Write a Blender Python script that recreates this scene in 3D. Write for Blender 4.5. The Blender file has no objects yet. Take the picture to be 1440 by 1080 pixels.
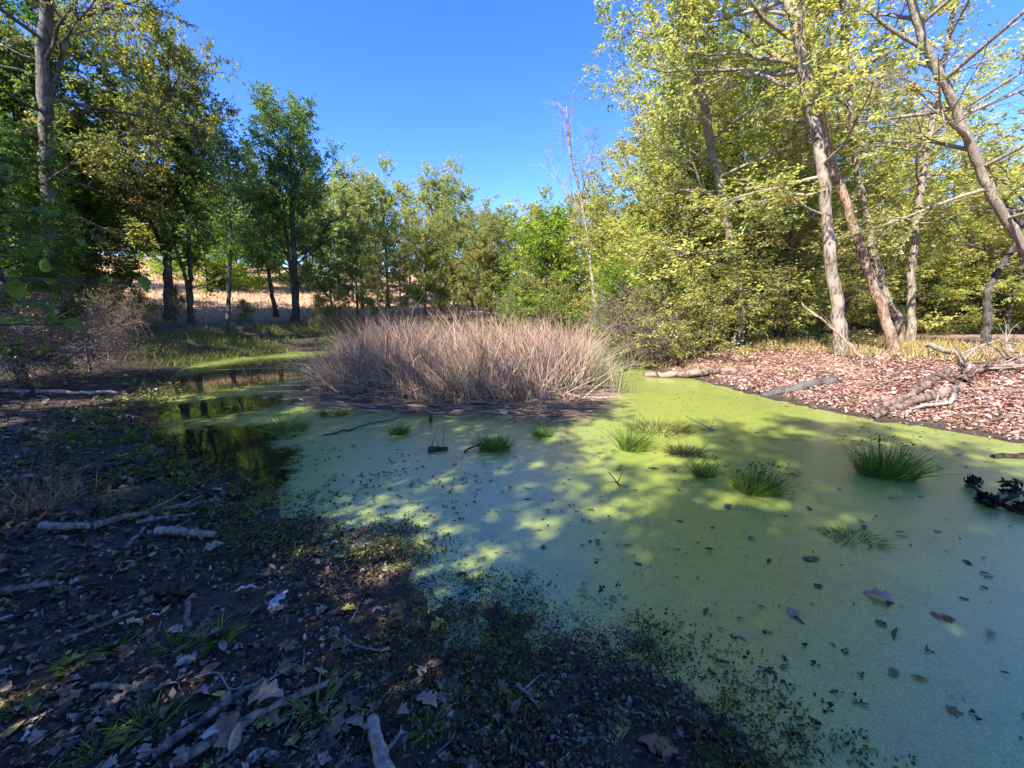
import bpy, math, random
import numpy as np
from mathutils import Vector

rng = np.random.default_rng(11)
random.seed(11)
SC = bpy.context.scene
COL = SC.collection

# ------------------------------------------------------------------ camera
CAMZ = 1.6
FPX = 580.0
PITCH = math.radians(9.3)
cd = bpy.data.cameras.new('camera')
cd.sensor_width = 36.0
cd.lens = 36.0 * FPX / 1440.0
cd.clip_start = 0.05
cd.clip_end = 2000
cam = bpy.data.objects.new('camera', cd)
COL.objects.link(cam)
cam.location = (0, 0, CAMZ)
cam.rotation_euler = (math.pi / 2 - PITCH, 0, 0)
SC.camera = cam

# ------------------------------------------------------------------ light
SUN_EL, SUN_AZ = math.radians(42), math.radians(-140)      # azimuth clockwise from +Y
w = bpy.data.worlds.new('World')
SC.world = w
w.use_nodes = True
nt = w.node_tree
sky = nt.nodes.new('ShaderNodeTexSky')
sky.sky_type = 'NISHITA'
sky.sun_disc = False
sky.sun_elevation = SUN_EL
sky.sun_rotation = SUN_AZ % (2 * math.pi)
sky.altitude = 1500
sky.air_density = 1.0
sky.dust_density = 0.0
sky.ozone_density = 3.5
hs = nt.nodes.new('ShaderNodeHueSaturation')
hs.inputs['Saturation'].default_value = 1.27
hs.inputs['Hue'].default_value = 0.519
hs.inputs['Value'].default_value = 0.80
nt.links.new(sky.outputs[0], hs.inputs['Color'])
nt.links.new(hs.outputs[0], nt.nodes['Background'].inputs[0])
nt.nodes['Background'].inputs[1].default_value = 0.15
sd_ = bpy.data.lights.new('sun', 'SUN')
sd_.energy = 3.6
sd_.angle = math.radians(0.53)
sd_.color = (1.0, 0.94, 0.84)
sun = bpy.data.objects.new('sun', sd_)
COL.objects.link(sun)
SUNV = Vector((math.sin(SUN_AZ) * math.cos(SUN_EL), math.cos(SUN_AZ) * math.cos(SUN_EL), math.sin(SUN_EL)))
sun.rotation_euler = SUNV.to_track_quat('Z', 'Y').to_euler()
sun.location = SUNV * 60
SC.view_settings.view_transform = 'Standard'
SC.view_settings.look = 'None'
SC.view_settings.gamma = 1
SC.view_settings.exposure = 2.02
SC.render.engine = 'CYCLES'
cy = SC.cycles
cy.max_bounces = 6
cy.diffuse_bounces = 4
cy.glossy_bounces = 3
cy.transmission_bounces = 4
cy.transparent_max_bounces = 8
cy.sample_clamp_indirect = 6
cy.use_denoising = True

# ------------------------------------------------------------------ pixel helpers
SP, CP = math.sin(PITCH), math.cos(PITCH)


def ray(px, py):
    a, b = (px - 720) / FPX, (540 - py) / FPX
    return np.array((a, CP + b * SP, -SP + b * CP))


def on_z(px, py, z=0.0):                 # the point at height z along a pixel's direction
    d = ray(px, py)
    t = (z - CAMZ) / d[2]
    return np.array((d[0] * t, d[1] * t, z))


def at_y(px, py, Y):                     # the point at ground distance Y along a pixel's direction
    d = ray(px, py)
    t = Y / d[1]
    return np.array((d[0] * t, Y, CAMZ + d[2] * t))


def sstep(a, b, x):
    t = np.clip((x - a) / (b - a), 0, 1)
    return t * t * (3 - 2 * t)


# ------------------------------------------------------------------ cheap value noise for placement and relief
_tab = np.random.default_rng(3).random((256, 256))


def vnoise(x, y):
    xi, yi = np.floor(x).astype(int), np.floor(y).astype(int)
    fx, fy = x - xi, y - yi
    fx, fy = fx * fx * (3 - 2 * fx), fy * fy * (3 - 2 * fy)
    a = _tab[xi & 255, yi & 255]; b = _tab[(xi + 1) & 255, yi & 255]
    c = _tab[xi & 255, (yi + 1) & 255]; d = _tab[(xi + 1) & 255, (yi + 1) & 255]
    return (a * (1 - fx) + b * fx) * (1 - fy) + (c * (1 - fx) + d * fx) * fy


def fbm(x, y, o=4):
    s, a, n = 0, 0.5, 0
    for i in range(o):
        s = s + a * vnoise(x * 2 ** i + 17.3 * i, y * 2 ** i + 5.1 * i); n += a; a *= 0.5
    return s / n


# ------------------------------------------------------------------ pond outline (shore pixels read on the water plane)
shore_px = [(1060, 1078), (1000, 1012), (930, 962), (860, 922), (770, 890), (690, 872), (620, 850), (575, 805),
            (520, 760), (440, 735), (370, 705), (300, 690), (235, 665), (190, 632), (175, 598), (215, 562),
            (240, 530), (290, 511), (375, 499)]
SH = [on_z(a, b)[:2] for a, b in shore_px]
SH += [np.array(p) for p in ((-8.0, 19.6), (-3.0, 20.5), (1.0, 20.5), (3.6, 21.2))]
SH += [on_z(a, b)[:2] for a, b in ((868, 498), (905, 521), (985, 535), (1060, 556), (1150, 576), (1210, 589), (1300, 601),
                                   (1360, 612), (1440, 627))]
SH += [np.array(p) for p in ((8.0, 4.3), (9.5, 2.0), (9.0, -1.0), (6.5, -2.2), (4.0, -1.6), (2.4, -0.4), (1.5, 0.5))]
SH = np.array(SH)
# close, smooth once (Chaikin)
for _ in range(2):
    n_ = np.roll(SH, -1, 0)
    SH = np.stack((SH * 0.75 + n_ * 0.25, SH * 0.25 + n_ * 0.75), 1).reshape(-1, 2)


def sdist(x, y):                         # distance to the shore, positive on land
    x = np.asarray(x, float); y = np.asarray(y, float)
    shp = x.shape
    P = np.stack((x.ravel(), y.ravel()), 1)
    best = np.full(len(P), 1e9); ins = np.zeros(len(P), bool)
    for i in range(len(SH)):
        a, b = SH[i], SH[(i + 1) % len(SH)]
        e = b - a
        v = P - a
        t = np.clip((v @ e) / (e @ e), 0, 1)
        q = v - t[:, None] * e
        best = np.minimum(best, (q * q).sum(1))
        c = ((a[1] > P[:, 1]) != (b[1] > P[:, 1]))
        with np.errstate(divide='ignore', invalid='ignore'):
            xx = a[0] + (P[:, 1] - a[1]) * e[0] / (e[1] if abs(e[1]) > 1e-12 else 1e-12)
        ins ^= c & (P[:, 0] < xx)
    d = np.sqrt(best)
    return np.where(ins, -d, d).reshape(shp)


def height(x, y, fine=True):
    x = np.asarray(x, float); y = np.asarray(y, float)
    d = sdist(x, y)
    az = np.degrees(np.arctan2(x - 0.0, y - 7.0))
    wR = sstep(18, 38, az) * (1 - sstep(125, 150, az))
    wB = sstep(-72, -50, az) * (1 - sstep(-8, 14, az))
    wC = sstep(-8, 14, az) * (1 - sstep(18, 38, az))
    wN = np.clip(1 - wR - wB - wC, 0, 1)
    dp = np.maximum(d, 0)
    bR = 0.62 * sstep(-0.3, 4.2, dp) + 0.012 * dp + 0.02 * np.minimum(dp, 1)
    bB = 1.15 * sstep(0.6, 5.0, dp) + 0.17 * np.clip(dp - 5.5, 0, 45)
    bC = 0.5 * sstep(0, 5, dp) + 0.05 * np.clip(dp - 4, 0, 60)
    bN = 0.055 * np.minimum(dp, 6) + 0.02 * np.clip(dp - 6, 0, 60)
    z = wR * bR + wB * bB + wC * bC + wN * bN
    z = np.where(d < 0, -0.30 * sstep(0.35, 2.4, -d) - 0.018 * sstep(0, 0.7, -d), z)
    z = z + (fbm(x * 0.5, y * 0.5, 3) - 0.5) * 0.16 * sstep(0.5, 4, dp)
    if fine:
        near = np.exp(-((x) ** 2 + (y - 3) ** 2) / 120.0)
        z = z + near * ((fbm(x * 2.3 + 9, y * 2.3, 3) - 0.5) * 0.032 + (fbm(x * 7 + 4, y * 7, 3) - 0.5) * 0.052 * sstep(-0.9, 0.1, d)
                        ) * sstep(-1.2, -0.1, d)
        z = np.where((d < -0.06) & (z > 0.003), 0.003, z)
    return z




# ------------------------------------------------------------------ mesh helpers
def mesh_quads(name, V, F, C=None, smooth=False):
    V = np.ascontiguousarray(V, np.float32); F = np.ascontiguousarray(F, np.int32)
    k = F.shape[1]
    me = bpy.data.meshes.new(name)
    me.vertices.add(len(V)); me.vertices.foreach_set('co', V.ravel())
    me.loops.add(F.size); me.loops.foreach_set('vertex_index', F.ravel())
    me.polygons.add(len(F)); me.polygons.foreach_set('loop_start', np.arange(0, F.size, k, dtype=np.int32))
    if smooth:
        me.polygons.foreach_set('use_smooth', np.ones(len(F), bool))
    if C is not None:
        at = me.color_attributes.new('Col', 'FLOAT_COLOR', 'POINT')
        c4 = np.ones((len(V), 4), np.float32); c4[:, :3] = C
        at.data.foreach_set('color', c4.ravel())
    me.update(calc_edges=True)
    return me


def fattr(me, name, vals):
    at = me.attributes.new(name, 'FLOAT', 'POINT')
    at.data.foreach_set('value', np.ascontiguousarray(vals, np.float32))


def link(name, me, mat=None, parent=None, loc=None):
    o = bpy.data.objects.new(name, me)
    COL.objects.link(o)
    if mat is not None and me is not None and not me.materials:
        me.materials.append(mat)
    if parent is not None:
        o.parent = parent
    if loc is not None:
        o.location = loc
    return o


def tag(o, label=None, cat=None, group=None, kind=None):
    if label: o['label'] = label
    if cat: o['category'] = cat
    if group: o['group'] = group
    if kind: o['kind'] = kind
    return o


def empty(name, loc=(0, 0, 0)):
    o = bpy.data.objects.new(name, None)
    o.empty_display_size = 0.2
    COL.objects.link(o)
    o.location = loc
    return o


def norm(v):
    return v / np.maximum(np.linalg.norm(v, axis=-1, keepdims=True), 1e-9)


class Tubes:
    def __init__(self):
        self.V, self.F, self.n = [], [], 0

    def tube(self, pts, rad, k=6, cap=False, rough=0.0, ell=None):
        pts = np.asarray(pts, float); rad = np.asarray(rad, float)
        t = norm(np.gradient(pts, axis=0))
        m = t.mean(0)
        a = np.array((0, 0, 1.0)) if abs(m[2]) < 0.8 * np.linalg.norm(m) else np.array((1.0, 0.13, 0))
        u = norm(np.cross(t, a)); v = np.cross(t, u)
        th = np.arange(k) * 2 * math.pi / k
        R = rad[:, None] * np.ones(k)
        if rough:
            R = R * (1 + rough * (rng.random(R.shape) - 0.5) * 2)
        ring = pts[:, None] + R[..., None] * (np.cos(th)[None, :, None] * u[:, None] + np.sin(th)[None, :, None] * v[:, None])
        n = len(pts)
        idx = np.arange(n * k).reshape(n, k) + self.n
        nx = np.roll(idx, -1, 1)
        f = np.stack((idx[:-1], nx[:-1], nx[1:], idx[1:]), -1).reshape(-1, 4)
        self.V.append(ring.reshape(-1, 3)); self.F.append(f); self.n += n * k
        if cap:
            for j, s in ((0, -1), (n - 1, 1)):
                c = pts[j] + t[j] * rad[j] * 0.12 * s
                self.V.append(c[None]); ci = self.n; self.n += 1
                a_, b_ = idx[j], nx[j]
                ff = np.stack((a_, b_, np.full(k, ci), np.full(k, ci)), -1)
                # quads with a doubled corner are degenerate: fan in pairs instead
                ff = [(a_[i], b_[i], b_[(i + 1) % k], ci) for i in range(0, k - 1, 2)]
                self.F.append(np.array(ff))

    def spikes(self, a, b, ra, rb):                # many straight 3-sided twigs at once
        a, b = np.asarray(a), np.asarray(b); N = len(a)
        if N == 0: return
        t = norm(b - a)
        u = norm(np.cross(t, np.where(np.abs(t[:, 2:3]) < 0.9, [[0, 0, 1.0]], [[1.0, 0, 0]])))
        v = np.cross(t, u)
        out = np.empty((N, 6, 3))
        for i in range(3):
            c, s = math.cos(i * 2.0944), math.sin(i * 2.0944)
            o = c * u + s * v
            out[:, i] = a + o * np.reshape(ra, (-1, 1)); out[:, 3 + i] = b + o * np.reshape(rb, (-1, 1))
        base = (np.arange(N) * 6)[:, None, None] + self.n
        f = np.array([[0, 1, 4, 3], [1, 2, 5, 4], [2, 0, 3, 5]])[None] + base
        self.V.append(out.reshape(-1, 3)); self.F.append(f.reshape(-1, 4)); self.n += N * 6

    def mesh(self, name, smooth=True):
        return mesh_quads(name, np.concatenate(self.V), np.concatenate(self.F), smooth=smooth)


def leaf_arrays(P, D, N, L, W, C, fold=0.18):
    """diamond leaves: base, two sides, tip; one folded quad each"""
    P, D, N = np.asarray(P), norm(np.asarray(D)), np.asarray(N)
    S = norm(np.cross(D, N)); U = np.cross(S, D)
    L = np.reshape(L, (-1, 1)); W = np.reshape(W, (-1, 1))
    n = len(P)
    V = np.empty((n, 4, 3))
    V[:, 0] = P
    V[:, 1] = P + D * L * 0.45 + S * W * 0.5 + U * W * fold
    V[:, 2] = P + D * L - U * L * 0.08
    V[:, 3] = P + D * L * 0.45 - S * W * 0.5 + U * W * fold
    F = (np.arange(n) * 4)[:, None] + np.arange(4)[None]
    return V.reshape(-1, 3), F, np.repeat(C, 4, 0)


def blades(P, D, L, W, C, bend, segs=3, face=None, tipcol=None):
    """grass-like strips tapering to the tip; bend is a vector added quadratically"""
    n = len(P)
    D = norm(D)
    L = np.reshape(L, (-1, 1)); W = np.reshape(W, (-1, 1))
    if face is None:
        face = norm(np.stack((rng.normal(size=n), rng.normal(size=n), np.zeros(n)), 1))
    S = norm(np.cross(D, face))
    V = np.empty((n, segs + 1, 2, 3)); CC = np.empty((n, segs + 1, 2, 3))
    for i in range(segs + 1):
        t = i / segs
        c = P + D * L * t + bend * L * t * t
        wd = W * (1 - 0.85 * t ** 1.6) * 0.5
        V[:, i, 0] = c - S * wd; V[:, i, 1] = c + S * wd
        CC[:, i] = (C if tipcol is None else C * (1 - t) + tipcol * t)[:, None]
    k = (segs + 1) * 2
    f = np.array([[2 * i, 2 * i + 1, 2 * i + 3, 2 * i + 2] for i in range(segs)])
    F = ((np.arange(n) * k)[:, None, None] + f[None]).reshape(-1, 4)
    return V.reshape(-1, 3), F, CC.reshape(-1, 3)


def joinvf(parts):
    V, F, C, n = [], [], [], 0
    for v, f, c in parts:
        V.append(v); F.append(f + n); C.append(c); n += len(v)
    return np.concatenate(V), np.concatenate(F), np.concatenate(C)


def jitcol(base, n, amt=0.15, hue=0.08):
    base = np.asarray(base, float)
    k = 1 + amt * rng.normal(size=(n, 1))
    h = 1 + hue * rng.normal(size=(n, 3))
    return np.clip(base * k * h, 0.004, 0.9)


def mixcol(cols, wts, n, amt=0.15, hue=0.06):
    cols = np.asarray(cols, float); wts = np.asarray(wts, float)
    i = rng.choice(len(cols), n, p=wts / wts.sum())
    return jitcol(cols[i], n, amt, hue)


# ------------------------------------------------------------------ materials
def newmat(name):
    m = bpy.data.materials.new(name); m.use_nodes = True
    nt = m.node_tree
    b = nt.nodes['Principled BSDF']
    return m, nt, b


def tex(nt, kind, scale, detail=3, vec=None, **kw):
    n = nt.nodes.new('ShaderNodeTexNoise' if kind == 'n' else 'ShaderNodeTexVoronoi')
    n.inputs['Scale'].default_value = scale
    if kind == 'n':
        n.inputs['Detail'].default_value = detail
        n.inputs['Roughness'].default_value = kw.get('rough', 0.55)
    if vec is not None:
        nt.links.new(vec, n.inputs['Vector'])
    return n


def ramp(nt, fac, stops):
    r = nt.nodes.new('ShaderNodeValToRGB')
    e = r.color_ramp.elements
    while len(e) > 1: e.remove(e[-1])
    e[0].position = stops[0][0]; e[0].color = (*stops[0][1], 1)
    for p, c in stops[1:]:
        q = e.new(p); q.color = (*c, 1)
    nt.links.new(fac, r.inputs[0])
    return r


def mixrgb(nt, fac, a, b, mode='MIX'):
    m = nt.nodes.new('ShaderNodeMix'); m.data_type = 'RGBA'; m.blend_type = mode
    for sock, val in ((0, fac), (6, a), (7, b)):
        if hasattr(val, 'links') or hasattr(val, 'is_linked'):
            nt.links.new(val, m.inputs[sock])
        elif isinstance(val, tuple):
            m.inputs[sock].default_value = (*val, 1)
        else:
            m.inputs[sock].default_value = val
    return m.outputs[2]


def math_(nt, op, a, b=None, clamp=False):
    m = nt.nodes.new('ShaderNodeMath'); m.operation = op; m.use_clamp = clamp
    for i, v in enumerate((a, b)):
        if v is None: continue
        if hasattr(v, 'is_linked'): nt.links.new(v, m.inputs[i])
        else: m.inputs[i].default_value = v
    return m.outputs[0]


def bump(nt, b, h, strength, dist):
    n = nt.nodes.new('ShaderNodeBump')
    n.inputs['Strength'].default_value = strength; n.inputs['Distance'].default_value = dist
    nt.links.new(h, n.inputs['Height']); nt.links.new(n.outputs[0], b.inputs['Normal'])
    return n


def objco(nt):
    return nt.nodes.new('ShaderNodeTexCoord').outputs['Object']


def leaf_material(name, trans=0.4, rough=0.5, spec=0.25):
    m, nt, b = newmat(name)
    a = nt.nodes.new('ShaderNodeAttribute'); a.attribute_name = 'Col'
    nt.links.new(a.outputs['Color'], b.inputs['Base Color'])
    b.inputs['Roughness'].default_value = rough
    b.inputs['Specular IOR Level'].default_value = spec
    if trans:
        t = nt.nodes.new('ShaderNodeBsdfTranslucent')
        c = mixrgb(nt, 1.0, a.outputs['Color'], (1.25, 1.2, 0.55), 'MULTIPLY')
        nt.links.new(c, t.inputs['Color'])
        mx = nt.nodes.new('ShaderNodeMixShader'); mx.inputs[0].default_value = trans
        nt.links.new(b.outputs[0], mx.inputs[1]); nt.links.new(t.outputs[0], mx.inputs[2])
        nt.links.new(mx.outputs[0], nt.nodes['Material Output'].inputs['Surface'])
    return m


def bark_material(name, c1, c2, c3=None, scale=26, rel=0.03):
    m, nt, b = newmat(name)
    mp = nt.nodes.new('ShaderNodeMapping'); mp.inputs['Scale'].default_value = (1, 1, 0.22)
    nt.links.new(objco(nt), mp.inputs['Vector'])
    n1 = tex(nt, 'n', scale, 5, mp.outputs[0])
    n2 = tex(nt, 'n', 2.2, 4, objco(nt))
    r = ramp(nt, n1.outputs[0], [(0.40, c2), (0.58, c1)])
    col = r.outputs[0]
    if c3 is not None:
        r2 = ramp(nt, n2.outputs[0], [(0.5, (0, 0, 0)), (0.62, (1, 1, 1))])
        col = mixrgb(nt, r2.outputs[0], col, c3)
    nt.links.new(col, b.inputs['Base Color'])
    b.inputs['Roughness'].default_value = 0.85
    b.inputs['Specular IOR Level'].default_value = 0.2
    bump(nt, b, n1.outputs[0], 0.8, rel)
    return m


M = {}
M['leaf'] = leaf_material('leaf', 0.54)
M['needle'] = leaf_material('dry_blade', 0.15, 0.6, 0.2)
M['dry'] = leaf_material('dry_leaf', 0.12, 0.7, 0.15)
M['wet'] = leaf_material('wet_leaf', 0.05, 0.5, 0.2)
M['bark_grey'] = bark_material('bark_grey', (0.30, 0.235, 0.18), (0.09, 0.068, 0.052), (0.34, 0.28, 0.22))
M['bark_warm'] = bark_material('bark_warm', (0.34, 0.225, 0.155), (0.12, 0.07, 0.045), (0.36, 0.27, 0.20))
M['bark_dark'] = bark_material('bark_dark', (0.10, 0.085, 0.07), (0.035, 0.03, 0.026), (0.13, 0.115, 0.10))
M['bark_pale'] = bark_material('bark_pale', (0.34, 0.28, 0.21), (0.13, 0.105, 0.08), (0.22, 0.175, 0.13))
M['log'] = bark_material('log_wood', (0.21, 0.145, 0.11), (0.045, 0.032, 0.025), (0.27, 0.20, 0.155), 14, 0.015)
M['stick'] = bark_material('stick_wood', (0.25, 0.20, 0.165), (0.085, 0.066, 0.055), (0.30, 0.25, 0.21), 30, 0.004)
M['stick_pale'] = bark_material('stick_pale', (0.36, 0.31, 0.27), (0.15, 0.125, 0.105), None, 30, 0.004)
M['wetwood'] = bark_material('wet_wood', (0.06, 0.045, 0.035), (0.02, 0.016, 0.013), None, 20, 0.01)
M['twig'] = bark_material('twig', (0.26, 0.19, 0.16), (0.12, 0.085, 0.07), None, 30, 0.002)


def ground_material():
    m, nt, b = newmat('ground_soil')
    co = objco(nt)
    a = nt.nodes.new('ShaderNodeAttribute'); a.attribute_name = 'litter'
    g = nt.nodes.new('ShaderNodeAttribute'); g.attribute_name = 'green'
    f = nt.nodes.new('ShaderNodeAttribute'); f.attribute_name = 'field'
    n1 = tex(nt, 'n', 14, 6, co, rough=0.65); n2 = tex(nt, 'n', 1.3, 4, co); n3 = tex(nt, 'n', 60, 3, co)
    v1 = tex(nt, 'v', 16, vec=co)
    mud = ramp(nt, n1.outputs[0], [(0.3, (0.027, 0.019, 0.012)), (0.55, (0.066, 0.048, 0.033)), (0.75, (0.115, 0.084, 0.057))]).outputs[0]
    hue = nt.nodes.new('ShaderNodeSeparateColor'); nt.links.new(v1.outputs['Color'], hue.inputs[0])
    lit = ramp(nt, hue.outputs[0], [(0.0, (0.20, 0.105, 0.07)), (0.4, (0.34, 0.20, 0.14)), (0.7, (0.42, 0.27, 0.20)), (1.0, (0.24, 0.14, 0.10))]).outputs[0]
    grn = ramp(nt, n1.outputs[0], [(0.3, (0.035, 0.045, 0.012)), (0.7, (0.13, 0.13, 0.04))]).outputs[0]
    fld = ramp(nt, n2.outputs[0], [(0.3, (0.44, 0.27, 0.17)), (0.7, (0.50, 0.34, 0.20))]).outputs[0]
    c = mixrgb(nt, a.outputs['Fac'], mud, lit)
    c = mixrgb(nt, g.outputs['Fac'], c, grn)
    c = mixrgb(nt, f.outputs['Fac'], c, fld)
    nt.links.new(c, b.inputs['Base Color'])
    wet = ramp(nt, n2.outputs[0], [(0.35, (0.35, 0.35, 0.35)), (0.6, (0.8, 0.8, 0.8))]).outputs[0]
    r = mixrgb(nt, a.outputs['Fac'], wet, (0.9, 0.9, 0.9))
    nt.links.new(r, b.inputs['Roughness'])
    b.inputs['Specular IOR Level'].default_value = 0.35
    hsum = math_(nt, 'ADD', n1.outputs[0], math_(nt, 'MULTIPLY', n3.outputs[0], 0.35))
    bump(nt, b, hsum, 1.0, 0.035)
    return m


def duckweed_material():
    m, nt, b = newmat('duckweed')
    co = objco(nt)
    a = nt.nodes.new('ShaderNodeAttribute'); a.attribute_name = 'cover'
    n_big = tex(nt, 'n', 0.7, 4, co); n_mid = tex(nt, 'n', 6, 5, co, rough=0.6); n_fine = tex(nt, 'n', 90, 3, co, rough=0.7)
    vor = tex(nt, 'v', 190, vec=co)
    c = ramp(nt, n_big.outputs[0], [(0.3, (0.275, 0.33, 0.06)), (0.7, (0.355, 0.395, 0.055))]).outputs[0]
    c = mixrgb(nt, ramp(nt, n_mid.outputs[0], [(0.4, (0, 0, 0)), (0.75, (1, 1, 1))]).outputs[0], c, (0.265, 0.325, 0.10))
    n_st = tex(nt, 'n', 2.4, 7, co, rough=0.7)
    c = mixrgb(nt, ramp(nt, n_st.outputs[0], [(0.52, (0, 0, 0)), (0.72, (.75, .75, .75))]).outputs[0], c, (0.17, 0.21, 0.055))
    n_sp = tex(nt, 'n', 38, 4, co, rough=0.75)
    c = mixrgb(nt, ramp(nt, n_sp.outputs[0], [(0.62, (0, 0, 0)), (0.70, (.8, .8, .8))]).outputs[0], c, (0.10, 0.105, 0.035))
    sep = nt.nodes.new('ShaderNodeSeparateColor'); nt.links.new(vor.outputs['Color'], sep.inputs[0])
    sh = ramp(nt, sep.outputs[0], [(0, (0.55, 0.6, 0.55)), (1, (1.2, 1.18, 1.1))]).outputs[0]
    c = mixrgb(nt, 1.0, c, sh, 'MULTIPLY')
    nt.links.new(c, b.inputs['Base Color'])
    b.inputs['Roughness'].default_value = 0.34
    b.inputs['Specular IOR Level'].default_value = 1.0
    b.inputs['Coat Weight'].default_value = 0.7
    b.inputs['Coat Roughness'].default_value = 0.25
    hh = math_(nt, 'ADD', math_(nt, 'MULTIPLY', vor.outputs['Distance'], -0.6), n_fine.outputs[0])
    bump(nt, b, hh, 0.4, 0.003)
    # coverage: attribute against layered noise, broken by single fronds
    s = math_(nt, 'ADD', math_(nt, 'MULTIPLY', n_mid.outputs[0], 0.6), math_(nt, 'MULTIPLY', n_fine.outputs[0], 0.4))
    s = math_(nt, 'ADD', s, math_(nt, 'MULTIPLY', math_(nt, 'SUBTRACT', sep.outputs[1], 0.5), 0.22))
    k = math_(nt, 'SUBTRACT', math_(nt, 'MULTIPLY', a.outputs['Fac'], 1.0), s)
    k = math_(nt, 'MULTIPLY', math_(nt, 'ADD', k, 0.02), 30, True)
    tr = nt.nodes.new('ShaderNodeBsdfTransparent')
    mx = nt.nodes.new('ShaderNodeMixShader')
    nt.links.new(k, mx.inputs[0]); nt.links.new(tr.outputs[0], mx.inputs[1]); nt.links.new(b.outputs[0], mx.inputs[2])
    nt.links.new(mx.outputs[0], nt.nodes['Material Output'].inputs['Surface'])
    return m


def water_material():
    m, nt, b = newmat('pond_water')
    co = objco(nt)
    b.inputs['Base Color'].default_value = (0.012, 0.014, 0.008, 1)
    b.inputs['Roughness'].default_value = 0.02
    b.inputs['IOR'].default_value = 1.33
    n = tex(nt, 'n', 5, 3, co)
    bump(nt, b, n.outputs[0], 0.12, 0.01)
    return m


M['ground'] = ground_material()
M['duckweed'] = duckweed_material()
M['water'] = water_material()

# ------------------------------------------------------------------ terrain, one sheet to the horizon
NG = 440
u_ = np.linspace(-1, 1, NG)
gx = 2.2 * np.sinh(5.3 * u_)
gy = 4.0 + 2.2 * np.sinh(5.3 * u_)
GX, GY = np.meshgrid(gx, gy, indexing='xy')
GD = sdist(GX, GY)
GZ = height(GX, GY)
GV = np.stack((GX, GY, GZ), -1).reshape(-1, 3)
ii = np.arange(NG * NG).reshape(NG, NG)
GF = np.stack((ii[:-1, :-1], ii[:-1, 1:], ii[1:, 1:], ii[1:, :-1]), -1).reshape(-1, 4)
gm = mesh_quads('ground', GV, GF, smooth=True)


def glook(A, x, y):                         # bilinear reading of a value on the terrain grid
    x = np.asarray(x, float); y = np.asarray(y, float)
    fx = (np.arcsinh(x / 2.2) / 5.3 + 1) * 0.5 * (NG - 1); fy = (np.arcsinh((y - 4.0) / 2.2) / 5.3 + 1) * 0.5 * (NG - 1)
    i = np.clip(np.floor(fx).astype(int), 0, NG - 2); j = np.clip(np.floor(fy).astype(int), 0, NG - 2)
    fx = np.clip((x - gx[i]) / (gx[i + 1] - gx[i]), 0, 1); fy = np.clip((y - gy[j]) / (gy[j + 1] - gy[j]), 0, 1)
    return (A[j, i] * (1 - fx) + A[j, i + 1] * fx) * (1 - fy) + (A[j + 1, i] * (1 - fx) + A[j + 1, i + 1] * fx) * fy


def height(x, y):
    return glook(GZ, x, y)


def sdist(x, y):
    return glook(GD, x, y)


def hz(x, y):
    return float(glook(GZ, np.array([x]), np.array([y]))[0])


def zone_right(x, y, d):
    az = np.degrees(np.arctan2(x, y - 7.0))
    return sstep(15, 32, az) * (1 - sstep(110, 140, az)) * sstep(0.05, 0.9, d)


def zone_field(x, y, d):
    az = np.degrees(np.arctan2(x, y - 7.0))
    return sstep(-80, -66, az) * (1 - sstep(-4, 12, az)) * sstep(6.0, 8.5, d + 1.5 * (fbm(x * .4, y * .4) - .5))


def zone_green(x, y, d):                    # grassy strip on the far left bank, and woodland floor
    az = np.degrees(np.arctan2(x, y - 7.0))
    far = sstep(-66, -52, az) * (1 - sstep(-4, 10, az)) * sstep(0.1, 0.5, d) * (1 - sstep(3.2, 5.5, d))
    return far * sstep(0.36, 0.6, fbm(x * 0.9, y * 0.9))


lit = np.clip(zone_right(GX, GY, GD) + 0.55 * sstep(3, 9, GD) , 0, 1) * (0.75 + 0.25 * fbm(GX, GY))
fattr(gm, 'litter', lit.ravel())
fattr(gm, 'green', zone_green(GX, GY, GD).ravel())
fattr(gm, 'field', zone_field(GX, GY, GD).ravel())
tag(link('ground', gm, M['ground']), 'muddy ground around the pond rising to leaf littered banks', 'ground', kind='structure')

# water and the duckweed skin on it: only where the basin is low
cell = (GD < 0.55) & (np.abs(GX) < 40) & (np.abs(GY) < 40)
fm = cell.reshape(-1)[GF].any(1)
used = np.unique(GF[fm]); remap = np.full(NG * NG, -1); remap[used] = np.arange(len(used))
WV = GV[used].copy(); WV[:, 2] = 0.0
wm = mesh_quads('water', WV, remap[GF[fm]], smooth=True)
tag(link('water', wm, M['water']), 'dark pond water showing through gaps in the duckweed', 'water', kind='structure')
DVz = WV.copy(); DVz[:, 2] = 0.006
dm = mesh_quads('duckweed', DVz, remap[GF[fm]], smooth=True)


def screen_blob(x, y, px, py, rx, ry):      # a patch on the water given as a world ellipse round a pixel
    p = on_z(px, py)
    return np.exp(-(((x - p[0]) / rx) ** 2 + ((y - p[1]) / ry) ** 2))


WX, WY = WV[:, 0], WV[:, 1]
WD = GD.reshape(-1)[used]
cover = np.full(len(WX), 0.86)
for (px, py, rx, ry, s) in ((310, 655, 0.75, 0.5, 0.75), (240, 625, 1.1, 0.8, 0.38), (300, 575, 1.3, 1.0, 0.46), (330, 530, 2.2, 2.0, 0.52),
                            (400, 508, 3.5, 2.5, 0.48), (275, 610, 0.9, 0.7, 0.2), (250, 545, 1.5, 1.5, 0.5), (420, 650, 0.5, 0.5, 0.12),
                            (330, 680, 0.45, 0.3, 0.62), (300, 640, 0.6, 0.5, 0.5), (345, 610, .6, .5, .35), (390, 560, 1.0, .8, .3),
                            (560, 745, 0.22, 0.16, 0.33), (700, 760, 0.22, 0.1, 0.26), (740, 805, 0.25, 0.12, 0.22)):
    cover -= s * screen_blob(WX, WY, px, py, rx, ry)
cover -= 0.34 * sstep(-0.75, 0.05, WD) * (1 - sstep(2.5, 3.5, WX)) * (1 - sstep(6, 9, WY))
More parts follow.
